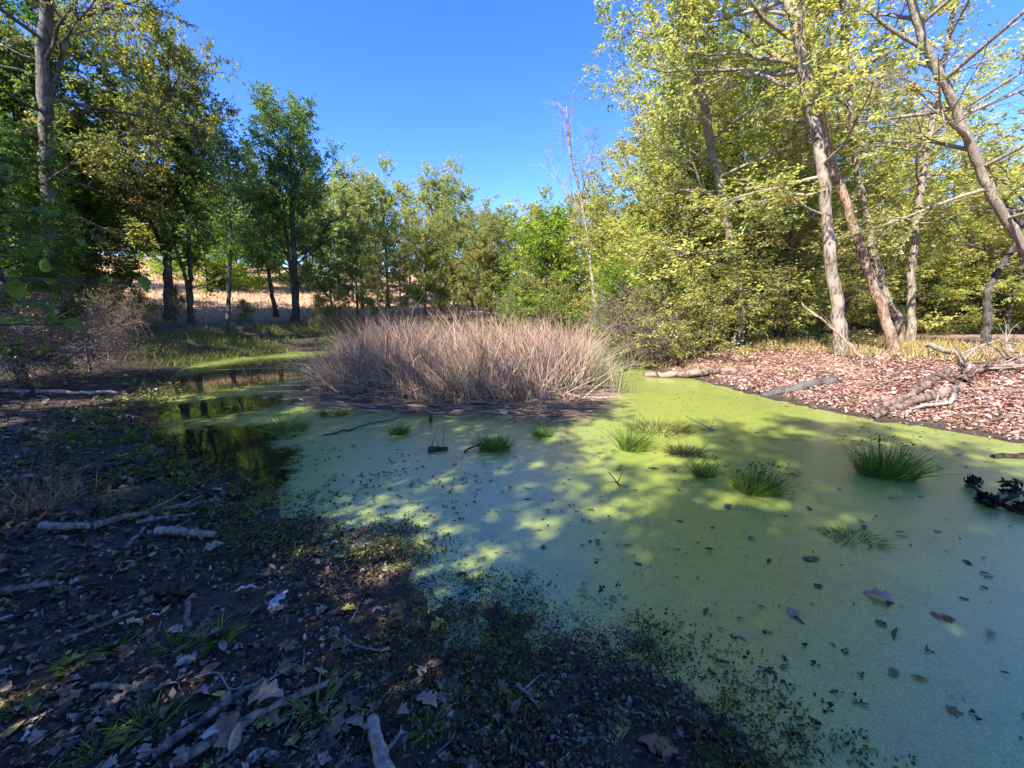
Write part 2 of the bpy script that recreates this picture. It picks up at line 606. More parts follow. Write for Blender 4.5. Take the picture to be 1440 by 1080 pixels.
cover += 0.26 * (fbm(WX * 0.9 + 3, WY * 0.9) - 0.5) - 0.10 * sstep(.62, .75, fbm(WX * 3 + 8, WY * 3))
fattr(dm, 'cover', np.clip(cover, 0, 1))
tag(link('duckweed', dm, M['duckweed']), 'green duckweed skin floating over the pond', 'duckweed', kind='stuff')


# ------------------------------------------------------------------ trees
def polyline(p, d, L, n, wig, grav, r=rng):
    pts = [np.array(p, float)]
    d = np.array(d, float); d /= np.linalg.norm(d)
    st = L / n
    for i in range(n):
        d = d + r.normal(size=3) * wig + np.array((0, 0, grav))
        d /= np.linalg.norm(d)
        pts.append(pts[-1] + d * st)
    return np.array(pts)


def resample(pts, n):
    pts = np.asarray(pts, float)
    s = np.concatenate(([0], np.cumsum(np.linalg.norm(np.diff(pts, axis=0), axis=1))))
    q = np.linspace(0, s[-1], n)
    # catmull-like smoothing by interpolating then averaging
    out = np.stack([np.interp(q, s, pts[:, i]) for i in range(3)], 1)
    for _ in range(2):
        out[1:-1] = out[1:-1] * 0.5 + (out[:-2] + out[2:]) * 0.25
    return out, s[-1]


def make_tree(trunk, r0, r1, limbs=18, t0=0.3, L1=3.0, prof=None, elev=(20, 60), n2=7, L2=0.42, n3=6, L3=0.5, leaves=22, leafL=0.1,
              cols=None, wts=None, flat=0.3, droop=0.0, wig=0.13, twigs=True, k=8, azbias=None, flare=1.5, clump=0.2, bare=0.0, extra_forks=(),
              leafW=0.55, sides=5, inner=0.25):
    """trunk: polyline in local coordinates. Returns bark mesh arrays (Tubes) and leaf arrays."""
    T = Tubes()
    tp, TL = resample(trunk, max(16, int(len(trunk) * 7)))
    n = len(tp)
    s = np.linspace(0, 1, n)
    tp[1:-1] += rng.normal(size=(n - 2, 3)) * r0 * 0.12
    tr = r0 + (r1 - r0) * s ** 0.85
    tr = tr * (1 + (flare - 1) * np.exp(-s * TL / (r0 * 3.0)))
    T.tube(tp, tr, k + 2, rough=0.09)
    stems = [(tp, tr, TL)]
    for (tf, d, L, rr) in extra_forks:
        i = int(tf * (n - 1))
        q = polyline(tp[i], d, L, 9, 0.06, 0.05)
        rad = np.linspace(rr, rr * 0.2, len(q))
        T.tube(q, rad, max(5, k - 2), rough=0.06)
        stems.append((q, rad, L))
    tw_a, tw_b, tw_r, cl = [], [], [], []
    ga = rng.random() * 6
    for si, (sp, sr, SL) in enumerate(stems):
        nl = limbs if si == 0 else max(5, int(limbs * SL / TL))
        for j in range(nl):
            t = t0 + (1 - t0) * ((j + rng.random() * 0.8) / nl) if si == 0 else 0.25 + 0.75 * (j + rng.random()) / nl
            t = min(t, 0.995)
            f = t * (len(sp) - 1); i = int(f); f -= i; i2 = min(i + 1, len(sp) - 1)
            p = sp[i] * (1 - f) + sp[i2] * f
            r = sr[i] * (1 - f) + sr[i2] * f
            tt = (t - t0) / (1 - t0) if si == 0 else t
            ga += 2.4 + rng.normal() * 0.35
            az = ga
            if azbias is not None and rng.random() < azbias[1]:
                az = azbias[0] + rng.normal() * 0.6
            el = math.radians(elev[0] + (elev[1] - elev[0]) * tt + rng.normal() * 9)
            d = np.array((math.cos(az) * math.cos(el), math.sin(az) * math.cos(el), math.sin(el)))
            ll = L1 * (prof(tt) if prof else (0.35 + 0.65 * math.sin(math.pi * min(1, 0.12 + tt * 0.85)))) * (0.75 + 0.5 * rng.random())
            q = polyline(p, d, ll, 7, wig, 0.03 - droop)
            lr = min(r * 0.6, 0.012 * ll + 0.012)
            T.tube(q, np.linspace(lr, 0.006, len(q)), sides)
            is_bare = rng.random() < bare
            for j2 in range(n2):
                u = inner + (1 - inner) * (j2 + rng.random()) / n2
                g = u * (len(q) - 1); a = min(int(g), len(q) - 2); g -= a
                p2 = q[a] * (1 - g) + q[a + 1] * g
                dd = q[a + 1] - q[a]; dd /= np.linalg.norm(dd)
                side = rng.normal(size=3); side[2] *= (1 - flat) ; side -= dd * (side @ dd); side /= np.linalg.norm(side) + 1e-6
                d2 = dd * 0.75 + side * 0.8 + np.array((0, 0, 0.12 - droop))
                l2 = max(0.3, ll * L2 * (1.15 - 0.6 * u) * (0.7 + 0.6 * rng.random()))
                q2 = polyline(p2, d2, l2, 4, wig * 1.2, 0.02 - droop)
                T.tube(q2, np.linspace(max(0.006, lr * 0.4 * (1 - u * .5)), 0.004, len(q2)), 3 if sides < 6 else 4)
                # twigs
                ts = rng.random(n3) * 0.85 + 0.15
                gi = ts * 4; ia = np.minimum(gi.astype(int), 3); gi = (gi - ia)[:, None]
                a0 = q2[ia] * (1 - gi) + q2[ia + 1] * gi
                dv = norm(q2[ia + 1] - q2[ia])
                sd = rng.normal(size=(n3, 3)); sd[:, 2] *= (1 - flat)
                dv = norm(dv * 0.7 + norm(sd) * 0.8 + np.array((0, 0, 0.05 - droop)))
                lt = L3 * (0.5 + rng.random((n3, 1)))
                tw_a.append(a0); tw_b.append(a0 + dv * lt)
                cl.append(np.full(n3, -1.0 if is_bare else rng.random()))
    A, B, CL = np.concatenate(tw_a), np.concatenate(tw_b), np.concatenate(cl)
    if twigs:
        T.spikes(A, B, np.full(len(A), 0.0055), np.full(len(A), 0.0015))
    m = CL >= 0
    A, B, CL = A[m], B[m], CL[m]
    if leaves and len(A):
        A, B, CL = (np.repeat(x, leaves, 0) for x in (A, B, CL))
        N = len(A)
        tt = 0.1 + 0.95 * rng.random((N, 1))
        dirv = norm(B - A)
        P = A + (B - A) * tt + rng.normal(size=(N, 3)) * 0.035
        sd = rng.normal(size=(N, 3)); sd[:, 2] *= (1 - flat)
        D = norm(dirv * 0.5 + norm(sd) + np.array((0, 0, -0.15)))
        Nn = norm(rng.normal(size=(N, 3)) * (1 - flat * 0.75) + np.array((0, 0, 0.9 * flat + 0.25)))
        LL = leafL * (0.65 + 0.6 * rng.random(N))
        cols = np.asarray(cols, float); cw = np.cumsum(np.asarray(wts, float) / np.sum(wts))
        # clumps lean towards one colour, single leaves stray
        pick = np.where(rng.random(N) < 0.65, np.searchsorted(cw, CL), np.searchsorted(cw, rng.random(N)))
        C = jitcol(cols[np.minimum(pick, len(cols) - 1)], N, 0.16, 0.05) * (1 + clump * (np.modf(CL * 37.7)[0] - 0.5))[:, None]
        LA = leaf_arrays(P, D, Nn, LL, LL * leafW, C)
    else:
        LA = None
    return T, LA


GREEN = [(0.060, 0.105, 0.022), (0.085, 0.125, 0.030), (0.045, 0.080, 0.022)]
DKGREEN = [(0.045, 0.085, 0.030), (0.065, 0.105, 0.035), (0.10, 0.135, 0.04)]
YGREEN = [(0.19, 0.20, 0.07), (0.155, 0.175, 0.062), (0.235, 0.225, 0.085), (0.215, 0.165, 0.075)]
PALE = [(0.150, 0.175, 0.072), (0.115, 0.145, 0.062), (0.185, 0.20, 0.080), (0.20, 0.17, 0.07)]
YELLOW = [(0.095, 0.115, 0.036), (0.20, 0.18, 0.05), (0.125, 0.135, 0.042), (0.21, 0.145, 0.05)]
OLIVE = [(0.10, 0.115, 0.035), (0.135, 0.135, 0.045), (0.15, 0.11, 0.05), (0.075, 0.095, 0.03)]
BRIGHT = [(0.16, 0.25, 0.028), (0.21, 0.27, 0.03), (0.12, 0.21, 0.03)]


def brighter(cols, k):
    return [tuple(min(.8, v * k) for v in c) for c in cols]


GREEN, DKGREEN, YGREEN, PALE, YELLOW, OLIVE, BRIGHT = (brighter(c, k) for c, k in ((GREEN, 1.7), (DKGREEN, 2.25), (YGREEN, 2.3), (PALE, 2.3), (YELLOW, 2.0), (OLIVE, 2.5), (BRIGHT, 1.4)))


def tree_object(name, label, T, LA, bark, loc=(0, 0, 0), group=None, cat='tree', leafmat='leaf', crown='crown'):
    root = empty(name, loc)
    tag(root, label, cat, group)
    link('trunk' if cat == 'tree' else 'stem', T.mesh('trunk'), M[bark], root)
    if LA is not None:
        link(crown, mesh_quads('crown', LA[0], LA[1], LA[2]), M[leafmat], root)
    return root


def copy_tree(root, loc, rz=0.0, s=(1, 1, 1), label=None, group=None, tilt=(0, 0)):
    r = root.copy(); COL.objects.link(r)
    r.location = loc; r.rotation_euler = (tilt[0], tilt[1], rz); r.scale = s
    if label: r['label'] = label
    if group: r['group'] = group
    for ch in list(root.children):
        c = ch.copy(); COL.objects.link(c); c.parent = r
    return r


def hero(name, label, pix, Y, r0, r1, bark, dY=0.0, extra_h=4.0, **kw):
    """trunk traced through pixels at ground distance Y (drifting by dY to its top), base dropped to the terrain"""
    m = len(pix)
    pts = [at_y(a, b, Y + dY * i / max(1, m - 1)) for i, (a, b) in enumerate(pix)]
    b0 = pts[0].copy(); b0[2] = hz(b0[0], b0[1]) - 0.12
    if pts[0][2] - b0[2] > 0.3: pts.insert(0, b0)
    else: pts[0] = b0
    if extra_h:
        d = norm(pts[-1] - pts[-2]); d = norm(d + np.array((0, 0, 0.4)))
        pts.append(pts[-1] + d * extra_h)
    loc = pts[0].copy()
    T, LA = make_tree([p - loc for p in pts], r0, r1, **kw)
    return tree_object(name, label, T, LA, bark, loc)


# --- right bank trees, traced
BEECH = dict(cols=YGREEN, wts=(5, 4, 2, 0.8), flat=0.75, droop=0.02, leafL=0.115, leafW=0.58, clump=0.5)
hero('bank_tree', 'tall grey trunk striped with leaf shadows at the edge of the leafy bank',
     [(1185, 500), (1178, 430), (1166, 350), (1158, 250), (1134, 130), (1110, 0)], 10.6, 0.145, 0.08, 'bark_grey', extra_h=5,
     limbs=22, t0=0.25, L1=3.6, elev=(2, 45), n2=7, n3=6, leaves=10, azbias=(2.6, 0.6), k=12, sides=6, **BEECH)
hero('bank_tree', 'reddish leaning trunk crossing behind the striped grey trunk on the leafy bank',
     [(1262, 492), (1240, 430), (1215, 365), (1180, 260), (1155, 185)], 11.0, 0.125, 0.07, 'bark_warm', dY=0.5, extra_h=4,
     limbs=14, t0=0.5, L1=3.0, elev=(2, 50), n2=7, n3=6, leaves=11, azbias=(1.4, 0.5), k=12, sides=6, **BEECH)
hero('bank_tree', 'grey curved trunk rising from a bent base behind the reddish leaning trunk',
     [(1272, 472), (1243, 415), (1228, 350), (1207, 250), (1192, 130)], 13.0, 0.125, 0.06, 'bark_grey', extra_h=5,
     limbs=15, t0=0.4, L1=3.2, elev=(5, 50), n2=7, n3=6, leaves=11, k=10, **BEECH)
hero('bank_tree', 'slim upright grey trunk standing beside the curved grey trunk in yellow grass',
     [(1282, 468), (1281, 400), (1290, 300), (1303, 215), (1318, 140)], 12.6, 0.11, 0.055, 'bark_pale', extra_h=3,
     limbs=14, t0=0.35, L1=2.6, elev=(5, 50), n2=6, n3=5, leaves=9, bare=0.35, k=10, **BEECH)
hero('bank_tree', 'small dark crooked trunk standing in the grass under the pale leaning trunk',
     [(1388, 465), (1389, 410), (1402, 382), (1424, 352), (1436, 315)], 11.0, 0.10, 0.05, 'bark_dark',
     extra_h=1.2, limbs=12, t0=0.5, L1=2.0, elev=(5, 50), n2=6, n3=5, leaves=10, k=9, flare=1.3, **BEECH)
hero('bank_tree', 'pale trunk leaning steeply over the bank with mostly bare spreading branches',
     [(1500, 470), (1462, 390), (1428, 326), (1392, 270), (1360, 194), (1336, 130), (1304, 74), (1281, 0)], 10.2, 0.105, 0.07, 'bark_pale',
     extra_h=3, limbs=20, t0=0.3, L1=4.2, elev=(0, 40), n2=9, n3=7, leaves=7, bare=0.55, k=12, sides=6, flare=1.2, wig=0.09,
     cols=YGREEN, wts=(5, 4, 2, 0.8), flat=0.6, leafL=0.09)
hero('bank_tree', 'grey trunk half hidden by layered yellow green leaves above the brush heap',
     [(1043, 420), (1022, 310), (1001, 204), (982, 106), (965, 10)], 14.0, 0.15, 0.08, 'bark_pale', extra_h=4,
     limbs=30, t0=0.18, L1=3.9, elev=(2, 50), n2=8, n3=7, leaves=18, k=10, cols=PALE, wts=(4, 3, 3, 1.0), flat=0.55, droop=0.015, leafL=0.11)
# dead tree against the sky
hero('dead_tree', 'bare dead tree with forked twigs standing against the blue sky', [(838, 440), (826, 330), (814, 262), (802, 225), (797, 150)], 19.0, 0.10, 0.03,
     'bark_grey', extra_h=0, limbs=11, t0=0.5, L1=1.7, elev=(35, 65), n2=5, n3=4, leaves=0, wig=0.08, k=8,
     extra_forks=((0.62, (0.35, 0, 1.0), 2.6, 0.05), (0.6, (-0.75, 0, 0.8), 2.6, 0.05)))

# --- left bank trees, traced
hero('bank_tree', 'big forked dark trunk in the deep shade of the near wooded bank', [(82, 500), (74, 380), (66, 250), (62, 90), (64, 0)], 15.0, 0.24, 0.13, 'bark_dark',
     extra_h=5, limbs=26, t0=0.28, L1=4.2, elev=(0, 45), n2=8, n3=7, leaves=16, k=12, sides=6, cols=YELLOW, wts=(5, 3, 3, 0.7), flat=0.45, leafL=0.11,
     extra_forks=((0.5, (0.25, 0.1, 1.0), 5.0, 0.10),))
hero('bank_tree', 'multi stemmed dark tree with yellowing crown on the far grassy bank', [(238, 447), (236, 360), (228, 280), (240, 190), (235, 110)], 20.0, 0.20, 0.08, 'bark_dark',
     extra_h=0.5, limbs=26, t0=0.42, L1=3.8, elev=(15, 65), n2=8, n3=7, leaves=13, k=10, cols=YELLOW, wts=(6, 1.8, 4, 0.3), flat=0.25, leafL=0.13,
     extra_forks=((0.05, (0.10, 0.05, 1.0), 8.0, 0.12), (0.3, (0.35, -0.1, 1.0), 6.0, 0.10), (0.28, (-0.35, 0.1, 1.0), 6.0, 0.09)))
hero('bank_tree', 'large full dark green tree with twin trunks beside the orange field', [(416, 450), (414, 380), (412, 310), (410, 250), (408, 195)], 24.0, 0.20, 0.07, 'bark_dark',
     extra_h=0, limbs=30, t0=0.26, L1=3.4, prof=lambda t: 0.7 + 0.3 * math.sin(t * 3), elev=(5, 72), n2=8, n3=7, leaves=15, k=10, cols=DKGREEN, wts=(4, 4, 2.5), flat=0.25, leafL=0.13,
     extra_forks=((0.03, (0.10, 0.02, 1.0), 7.0, 0.13),))
hero('young_tree', 'slender dark young tree with thin open crown on the field bank', [(320, 462), (322, 400), (325, 330), (322, 250)], 19.0, 0.10, 0.04, 'bark_dark',
     extra_h=1.0, limbs=16, t0=0.4, L1=1.7, elev=(30, 65), n2=6, n3=6, leaves=9, k=8, cols=DKGREEN, wts=(3, 4, 2), flat=0.25, leafL=0.11)
hero('young_tree', 'leaning young dark trunk next to the large full dark green tree', [(389, 446), (380, 400), (372, 340), (366, 290)], 25.0, 0.13, 0.05, 'bark_dark',
     extra_h=1.5, limbs=14, t0=0.4, L1=1.9, elev=(20, 60), n2=6, n3=6, leaves=12, k=8, cols=BRIGHT, wts=(3, 4, 2), flat=0.3, leafL=0.13)
hero('young_tree', 'two close dark stems with sparse leaves beside the multi stemmed tree', [(268, 446), (268, 390), (264, 320), (262, 270)], 20.5, 0.13, 0.05, 'bark_dark',
     extra_h=1.5, limbs=14, t0=0.4, L1=1.9, elev=(20, 60), n2=6, n3=6, leaves=12, k=8, cols=GREEN, wts=(3, 4, 2), flat=0.3, leafL=0.12,
     extra_forks=((0.04, (0.06, 0, 1.0), 6.0, 0.10),))


# --- template trees for the woods, copied
def vertical(h, lean=0.05):
    a = rng.random() * 6.28
    return [(0, 0, -0.15)] + [(math.cos(a) * lean * h * t * t + rng.normal() * 0.02 * h * t, math.sin(a) * lean * h * t * t + rng.normal() * 0.02 * h * t, h * t) for t in (0.25, 0.5, 0.75, 1.0)]


def template(name, label, h, r0, bark, **kw):
    if h > 5:
        kw.setdefault('prof', lambda t: 0.62 + 0.5 * t ** 0.8)
    T, LA = make_tree(vertical(h * (0.78 if h > 5 else 1)), r0, r0 * 0.25, **kw)
    return tree_object(name, label, T, LA, bark, (0, 0, -500))


FAR = dict(k=7, sides=4, twigs=False)
TPL = {
    'pale1': template('wood_tree', 'x', 12, 0.16, 'bark_grey', limbs=30, t0=0.22, L1=2.5, elev=(25, 75), n2=7, n3=7, leaves=15, leafL=0.15, cols=PALE, wts=(4, 3, 3, .6), flat=0.2, **FAR),
    'pale2': template('wood_tree', 'x', 11, 0.15, 'bark_dark', limbs=28, t0=0.25, L1=2.7, elev=(20, 70), n2=7, n3=7, leaves=15, leafL=0.15, cols=PALE, wts=(3, 4, 2, .4), flat=0.3, **FAR),
    'olive1': template('wood_tree', 'x', 9, 0.14, 'bark_dark', limbs=28, t0=0.2, L1=2.6, elev=(15, 65), n2=7, n3=7, leaves=15, leafL=0.14, cols=OLIVE, wts=(4, 3, 1.2, 3), flat=0.35, **FAR),
    'olive2': template('wood_tree', 'x', 10, 0.15, 'bark_grey', limbs=28, t0=0.2, L1=2.9, elev=(10, 65), n2=7, n3=7, leaves=15, leafL=0.14, cols=OLIVE, wts=(3, 3, .8, 4), flat=0.35, **FAR),
    'beech': template('wood_tree', 'x', 11, 0.16, 'bark_grey', limbs=30, t0=0.12, L1=3.3, elev=(0, 60), n2=8, n3=7, leaves=14, leafL=0.13, cols=YGREEN, wts=(5, 4, 2.5, 1.2), flat=0.7, clump=0.6, **FAR),
    'beech2': template('wood_tree', 'x', 9, 0.13, 'bark_dark', limbs=28, t0=0.1, L1=3.2, elev=(0, 55), n2=8, n3=7, leaves=14, leafL=0.13, cols=YGREEN, wts=(4, 4, 2.5, .8), flat=0.75, clump=0.6, **FAR),
    'dark': template('wood_tree', 'x', 10, 0.18, 'bark_dark', limbs=30, t0=0.15, L1=3.2, elev=(5, 60), n2=8, n3=7, leaves=16, leafL=0.14, cols=GREEN, wts=(4, 3, 3), flat=0.35, **FAR),
    'shrub': template('shrub', 'x', 2.6, 0.05, 'bark_dark', limbs=22, t0=0.04, L1=1.5, elev=(20, 70), n2=6, n3=6, leaves=12, leafL=0.085, cols=OLIVE, wts=(4, 3, 1, 3), flat=0.4, twigs=True, k=6, sides=4),
    'bright': template('shrub', 'x', 3.2, 0.05, 'bark_dark', limbs=22, t0=0.08, L1=1.7, elev=(10, 65), n2=6, n3=6, leaves=12, leafL=0.10, cols=BRIGHT, wts=(4, 3, 3), flat=0.55, twigs=True, k=6, sides=4),
    'spray': template('bush', 'x', 3.0, 0.05, 'bark_dark', limbs=13, t0=0.12, L1=2.5, elev=(0, 45), n2=6, n3=6, leaves=8, leafL=0.115, cols=YGREEN, wts=(5, 4, 3, .5), flat=0.8, clump=0.5, droop=0.02, twigs=True, k=6, sides=4),
    'barebrush': template('brush', 'x', 1.7, 0.035, 'twig', limbs=26, t0=0.02, L1=1.5, elev=(10, 60), n2=6, n3=7, leaves=1, leafL=0.05, cols=OLIVE, wts=(1, 1, 3, 1), flat=0.1, twigs=True, k=5, sides=4, droop=0.05, wig=0.25),
}
used_tpl = set()


def place(kind, px, Y, h=None, label=None, group=None, rz=None, wide=1.0, cat=None, x=None, tilt=(0, 0)):
    if x is None:
        x = (px - 720) / FPX * Y / (CP + 0.1 * SP)
    t = TPL[kind]
    base = {'pale1': 12, 'pale2': 11, 'olive1': 9, 'olive2': 10, 'beech': 11, 'beech2': 9, 'dark': 10, 'shrub': 2.6, 'bright': 3.2, 'spray': 3.0, 'barebrush': 1.7}[kind]
    s = (h or base) / base
    loc = (x, Y, hz(x, Y) - 0.05)
    rz = rng.random() * 6.28 if rz is None else rz
    if kind not in used_tpl:
        used_tpl.add(kind)
        t.location = loc; t.rotation_euler = (tilt[0], tilt[1], rz); t.scale = (s * wide, s * wide, s)
        t['label'] = label
        if group: t['group'] = group
        return t
    return copy_tree(t, loc, rz, (s * wide, s * wide, s), label, group, tilt)


G1 = 'pale green trees beyond the cattails'
LP = 'tall pale green slender tree in the sunlit wood beyond the cattails'
for px, Y, h, k in ((512, 30, 11.6, 'pale1'), (548, 32, 12.2, 'pale2'), (618, 31, 12.4, 'pale1'), (640, 36, 13.0, 'pale2'), (580, 37, 11.5, 'pale1'),
                    (690, 40, 10.5, 'pale2'), (735, 36, 9.6, 'pale1'), (770, 30, 8.6, 'pale2'), (480, 38, 12, 'pale2'), (530, 44, 12.5, 'pale2'), (665, 33, 9.0, 'pale1'), (760, 34, 11.5, 'pale2'), (800, 32, 11.5, 'pale1'), (835, 30, 12.5, 'pale2'), (715, 30, 9.5, 'pale1'), (775, 27, 8.5, 'pale1'), (500, 33, 12.0, 'pale2')):
    place(k, px, Y, h * 0.80, LP if px < 660 else 'pale green slender tree between the tall pale trees and the dead tree', G1)
LO = 'low olive green tree with thin dark trunk behind the cattail stand'
G2 = 'olive trees behind the cattails'
for px, Y, h, k in ((505, 26, 6.2, 'olive1'), (565, 27, 6.8, 'olive2'), (600, 25.5, 6.4, 'olive1'), (640, 26.5, 7.2, 'olive2'), (672, 25, 6.2, 'olive1'),
                    (705, 27, 7.4, 'olive2'), (745, 25.5, 6.6, 'olive1'), (470, 28, 5.6, 'olive2'), (535, 25, 4.6, 'olive2'), (620, 29, 7, 'olive1'), (690, 30, 7.5, 'olive2')):
    place(k, px, Y, h * 0.88, LO if px < 660 else 'low olive tree at the dark gap beside the bright green shrub', G2)
LB = 'yellow green layered tree filling the wood behind the leaf covered bank'
G3 = 'yellow green trees behind the leafy bank'
for px, Y, h, k in ((790, 23, 6.4, 'beech2'), (840, 22, 7.4, 'beech'), (885, 20, 8.6, 'beech2'), (925, 17.5, 9.5, 'beech'), (960, 20, 13, 'beech'),
                    (905, 24, 13.5, 'beech'), (1000, 17, 9.0, 'beech2'), (1060, 18, 11, 'beech'), (1090, 15, 7, 'beech2'), (1120, 20, 13, 'beech'),
                    (1180, 18, 9, 'beech2'), (1240, 20, 10, 'beech'), (1150, 23, 13, 'beech2'), (1050, 25, 16, 'beech'), (980, 28, 17, 'beech'),
                    (1330, 19, 7.5, 'beech'), (1410, 17, 7.0, 'beech2'), (1500, 18, 8, 'beech'), (1290, 24, 9, 'beech2'), (1370, 25, 9.5, 'beech'), (1460, 27, 9, 'beech2'), (1560, 24, 10, 'beech')):
    lb_ = ('yellow green layered tree between the dead tree and the half hidden grey trunk' if px < 1010 else
           'yellow green layered tree behind the shadow striped trunk' if px < 1200 else 'yellow green layered tree behind the pale steeply leaning trunk')
    place(k, px, Y, h, lb_, G3)
for i in range(26):
    px = 860 + i * 33 + rng.normal() * 10
    place('beech2' if i % 3 else 'olive1', px, 27 + 9 * rng.random(), 6.5 + 2 * rng.random(), ('far yellow green tree' if i % 3 else 'far olive tree') + ' deep in the wood ' + ('behind the shadow striped trunk' if px < 1230 else 'past the pale leaning trunk'), 'far trees deep in the wood', wide=1.35)
for i in range(20):
    px = 900 + i * 34 + rng.normal() * 12
    place('shrub', px, 16.5 + 7 * rng.random(), 2.0 + 1.0 * rng.random(), 'understorey shrub in the wood ' + ('behind the half hidden grey trunk' if px < 1100 else 'behind the reddish leaning trunk' if px < 1310 else 'behind the dark crooked trunk base'), 'understorey shrubs behind the bank', wide=1.3)
LD = 'dense dark green tree in the shaded wood along the muddy bank'
G4 = 'dark trees of the shaded bank'
for px, Y, h, k in ((10, 14.5, 6.5, 'dark'), (105, 16.5, 5.5, 'dark'), (150, 18, 6.0, 'dark'), (55, 18, 11, 'dark'), (-60, 12, 7, 'dark'), (95, 21, 9, 'dark'),
                    (20, 9.3, 5.5, 'dark'), (25, 17, 12.5, 'dark'), (110, 19, 12.5, 'dark'), (60, 26, 10, 'dark')):
    place(k, px, Y, h, LD if Y > 15 else 'low dense dark green tree beside the bare brush on the muddy bank', G4)
LR = 'hazy tree in the row along the top of the orange field'
G5 = 'trees at the top of the orange field'
for px, Y, h, k in ((120, 62, 12, 'dark'), (170, 66, 12, 'olive2'), (215, 64, 10, 'dark'), (255, 66, 9, 'olive2'), (300, 64, 10, 'dark'), (340, 68, 11, 'olive1'), (375, 64, 9, 'dark'), (420, 66, 10, 'olive2'), (460, 64, 10, 'olive1'), (500, 60, 11, 'dark'), (70, 60, 12, 'olive2'), (20, 60, 12, 'dark'), (280, 58, 11, 'olive1'), (320, 58, 12, 'olive2'), (360, 57, 11, 'olive1'), (400, 58, 12, 'olive2'), (440, 56, 12, 'olive1'), (235, 58, 11, 'olive1'), (190, 60, 12, 'olive2')):
    place(k, px, Y, h, LR, G5)
for px, Y, h in ((302, 33, 5.6), (345, 35, 6.0), (278, 38, 6.5), (372, 38, 6.0), (325, 42, 6.5), (440, 40, 6.0), (402, 44, 6.5), (250, 44, 6.5)):
    place('bright', px, Y, h, 'bright green small tree standing out in the sunny orange field', 'bright small trees in the orange field')
# trees behind and beside the photographer that shade the mud and the near water
LS = 'broad dark green tree shading the muddy bank from behind'
G6 = 'shade trees behind the muddy bank'
SHADE = [(-2.0, -4.9, 9), (0.2, -5.6, 9), (2.5, -7, 9), (-3.0, -1.5, 3.8), (-3.9, -0.6, 3.8), (-1.1, -2.4, 4.2), (-5.9, -0.2, 8), (-9.4, -2.5, 11), (-10.5, 1.4, 10), (-14, 4.5, 10), (-12, -6, 12)]
for x, Y, h in SHADE:
    place('dark', 0, Y, h, LS, G6, x=x)
for x, Y, h in ((-3.3, -3.9, 8.0), (-3.8, -5.0, 11.0)):
    place('olive1', 0, Y, h, 'airy olive tree shading the near water from behind', G6, x=x)

# shrubs and brush along the banks
for px, Y, h in ((735, 21.5, 2.6), (790, 20.5, 2.8), (770, 23, 3.4), (815, 21, 2.2)):
    place('shrub', px, Y, h, 'leafy olive shrub at the water end behind the cattails', 'olive shrubs behind the cattails')
place('bright', 862, 14.6, 2.6, 'bright green leafy shrub arching beside the brush heap')
place('bright', 765, 22, 5.2, 'tall bright green shrub catching sun behind the cattails')
place('bright', 905, 21, 5.0, 'bright green young tree beneath the dead tree')
for px, Y, h in ((955, 12.4, 1.7), (1000, 12.2, 1.9), (1035, 13.2, 2.2), (925, 13.5, 2.0), (1000, 14.6, 4.0), (1100, 14.4, 3.4), (930, 14.8, 3.4), (1150, 13.5, 1.8)):
    place('spray', px, Y, h, 'low yellow green bush spreading over the leaf covered slope' if h < 3 else 'taller yellow green bush with layered sprays above the long pale log', 'yellow green bushes on the leafy slope')
for px, Y, h in ((885, 13.4, 1.9), (905, 14.2, 1.6), (870, 15.5, 1.8), (925, 13.0, 1.2)):
    place('barebrush', px, Y, h, 'tangled heap of bare reddish brush at the channel edge', 'bare brush at the channel edge')
for px, Y, h in ((20, 8.6, 1.3), (70, 9.6, 1.5), (120, 11.0, 1.4), (150, 13.0, 1.5), (-30, 7.8, 1.6)):
    place('barebrush', px, Y, h, 'bare twiggy brush in shade on the muddy bank', 'bare brush on the shaded bank')
for px, Y, h in ((205, 17.5, 1.3), (255, 21.5, 1.2), (455, 22.5, 1.4), (480, 23.5, 1.5), (350, 22.5, 0.9), (170, 16, 1.6)):
    place('shrub', px, Y, h, 'low shrub at the foot of the field bank trees', 'low shrubs on the field bank')


# ------------------------------------------------------------------ near branch with broad leaves reaching in
def outline_leaf(kind, L, W, curl, n=9, seed=0, col=(0.2, 0.14, 0.1)):
    """a blade with its own outline: midrib row plus two edge rows, curled; lobed for oak"""
    r = np.random.default_rng(seed)
    t = np.linspace(0, 1, n)
    prof = np.sin(np.pi * np.clip(t, 0, 1) ** (0.8 if kind != 'broad' else 0.6)) ** 0.8
    if kind == 'oak':
        prof = prof * (0.70 + 0.30 * np.cos(t * math.pi * 6 + 0.5)) + 0.06
    prof[-1] = 0.03; prof[0] = 0.04
    w_ = prof * W * 0.5
    mid = np.stack((t * L, np.zeros(n), -curl * L * (t - .5) ** 2 + r.normal(size=n) * 0.012 * L), 1)
    lift = (0.25 + 0.35 * r.random()) * (1 if r.random() > .3 else -1)
    lf = mid + np.stack((r.normal(size=n) * .01 * L, w_, np.abs(w_) * lift + r.normal(size=n) * 0.015 * L), 1)
    rt = mid + np.stack((r.normal(size=n) * .01 * L, -w_, np.abs(w_) * lift * (0.3 + r.random()) + r.normal(size=n) * 0.015 * L), 1)
    V = np.concatenate((mid, lf, rt))
    F = [(i, i + 1, n + i + 1, n + i) for i in range(n - 1)] + [(i + 1, i, 2 * n + i, 2 * n + i + 1) for i in range(n - 1)]
    c = np.tile(np.asarray(col), (3 * n, 1)) * (1 + 0.12 * r.normal(size=(3 * n, 1)))
    c[:n] *= 0.85
    return V, np.array(F), np.clip(c, 0.003, 0.9)


def place_va(V, pos, d, nrm):
    d = d / np.linalg.norm(d); s = np.cross(nrm, d); s /= np.linalg.norm(s) + 1e-9; u = np.cross(d, s)
    return pos + V[:, :1] * d + V[:, 1:2] * s + V[:, 2:3] * u


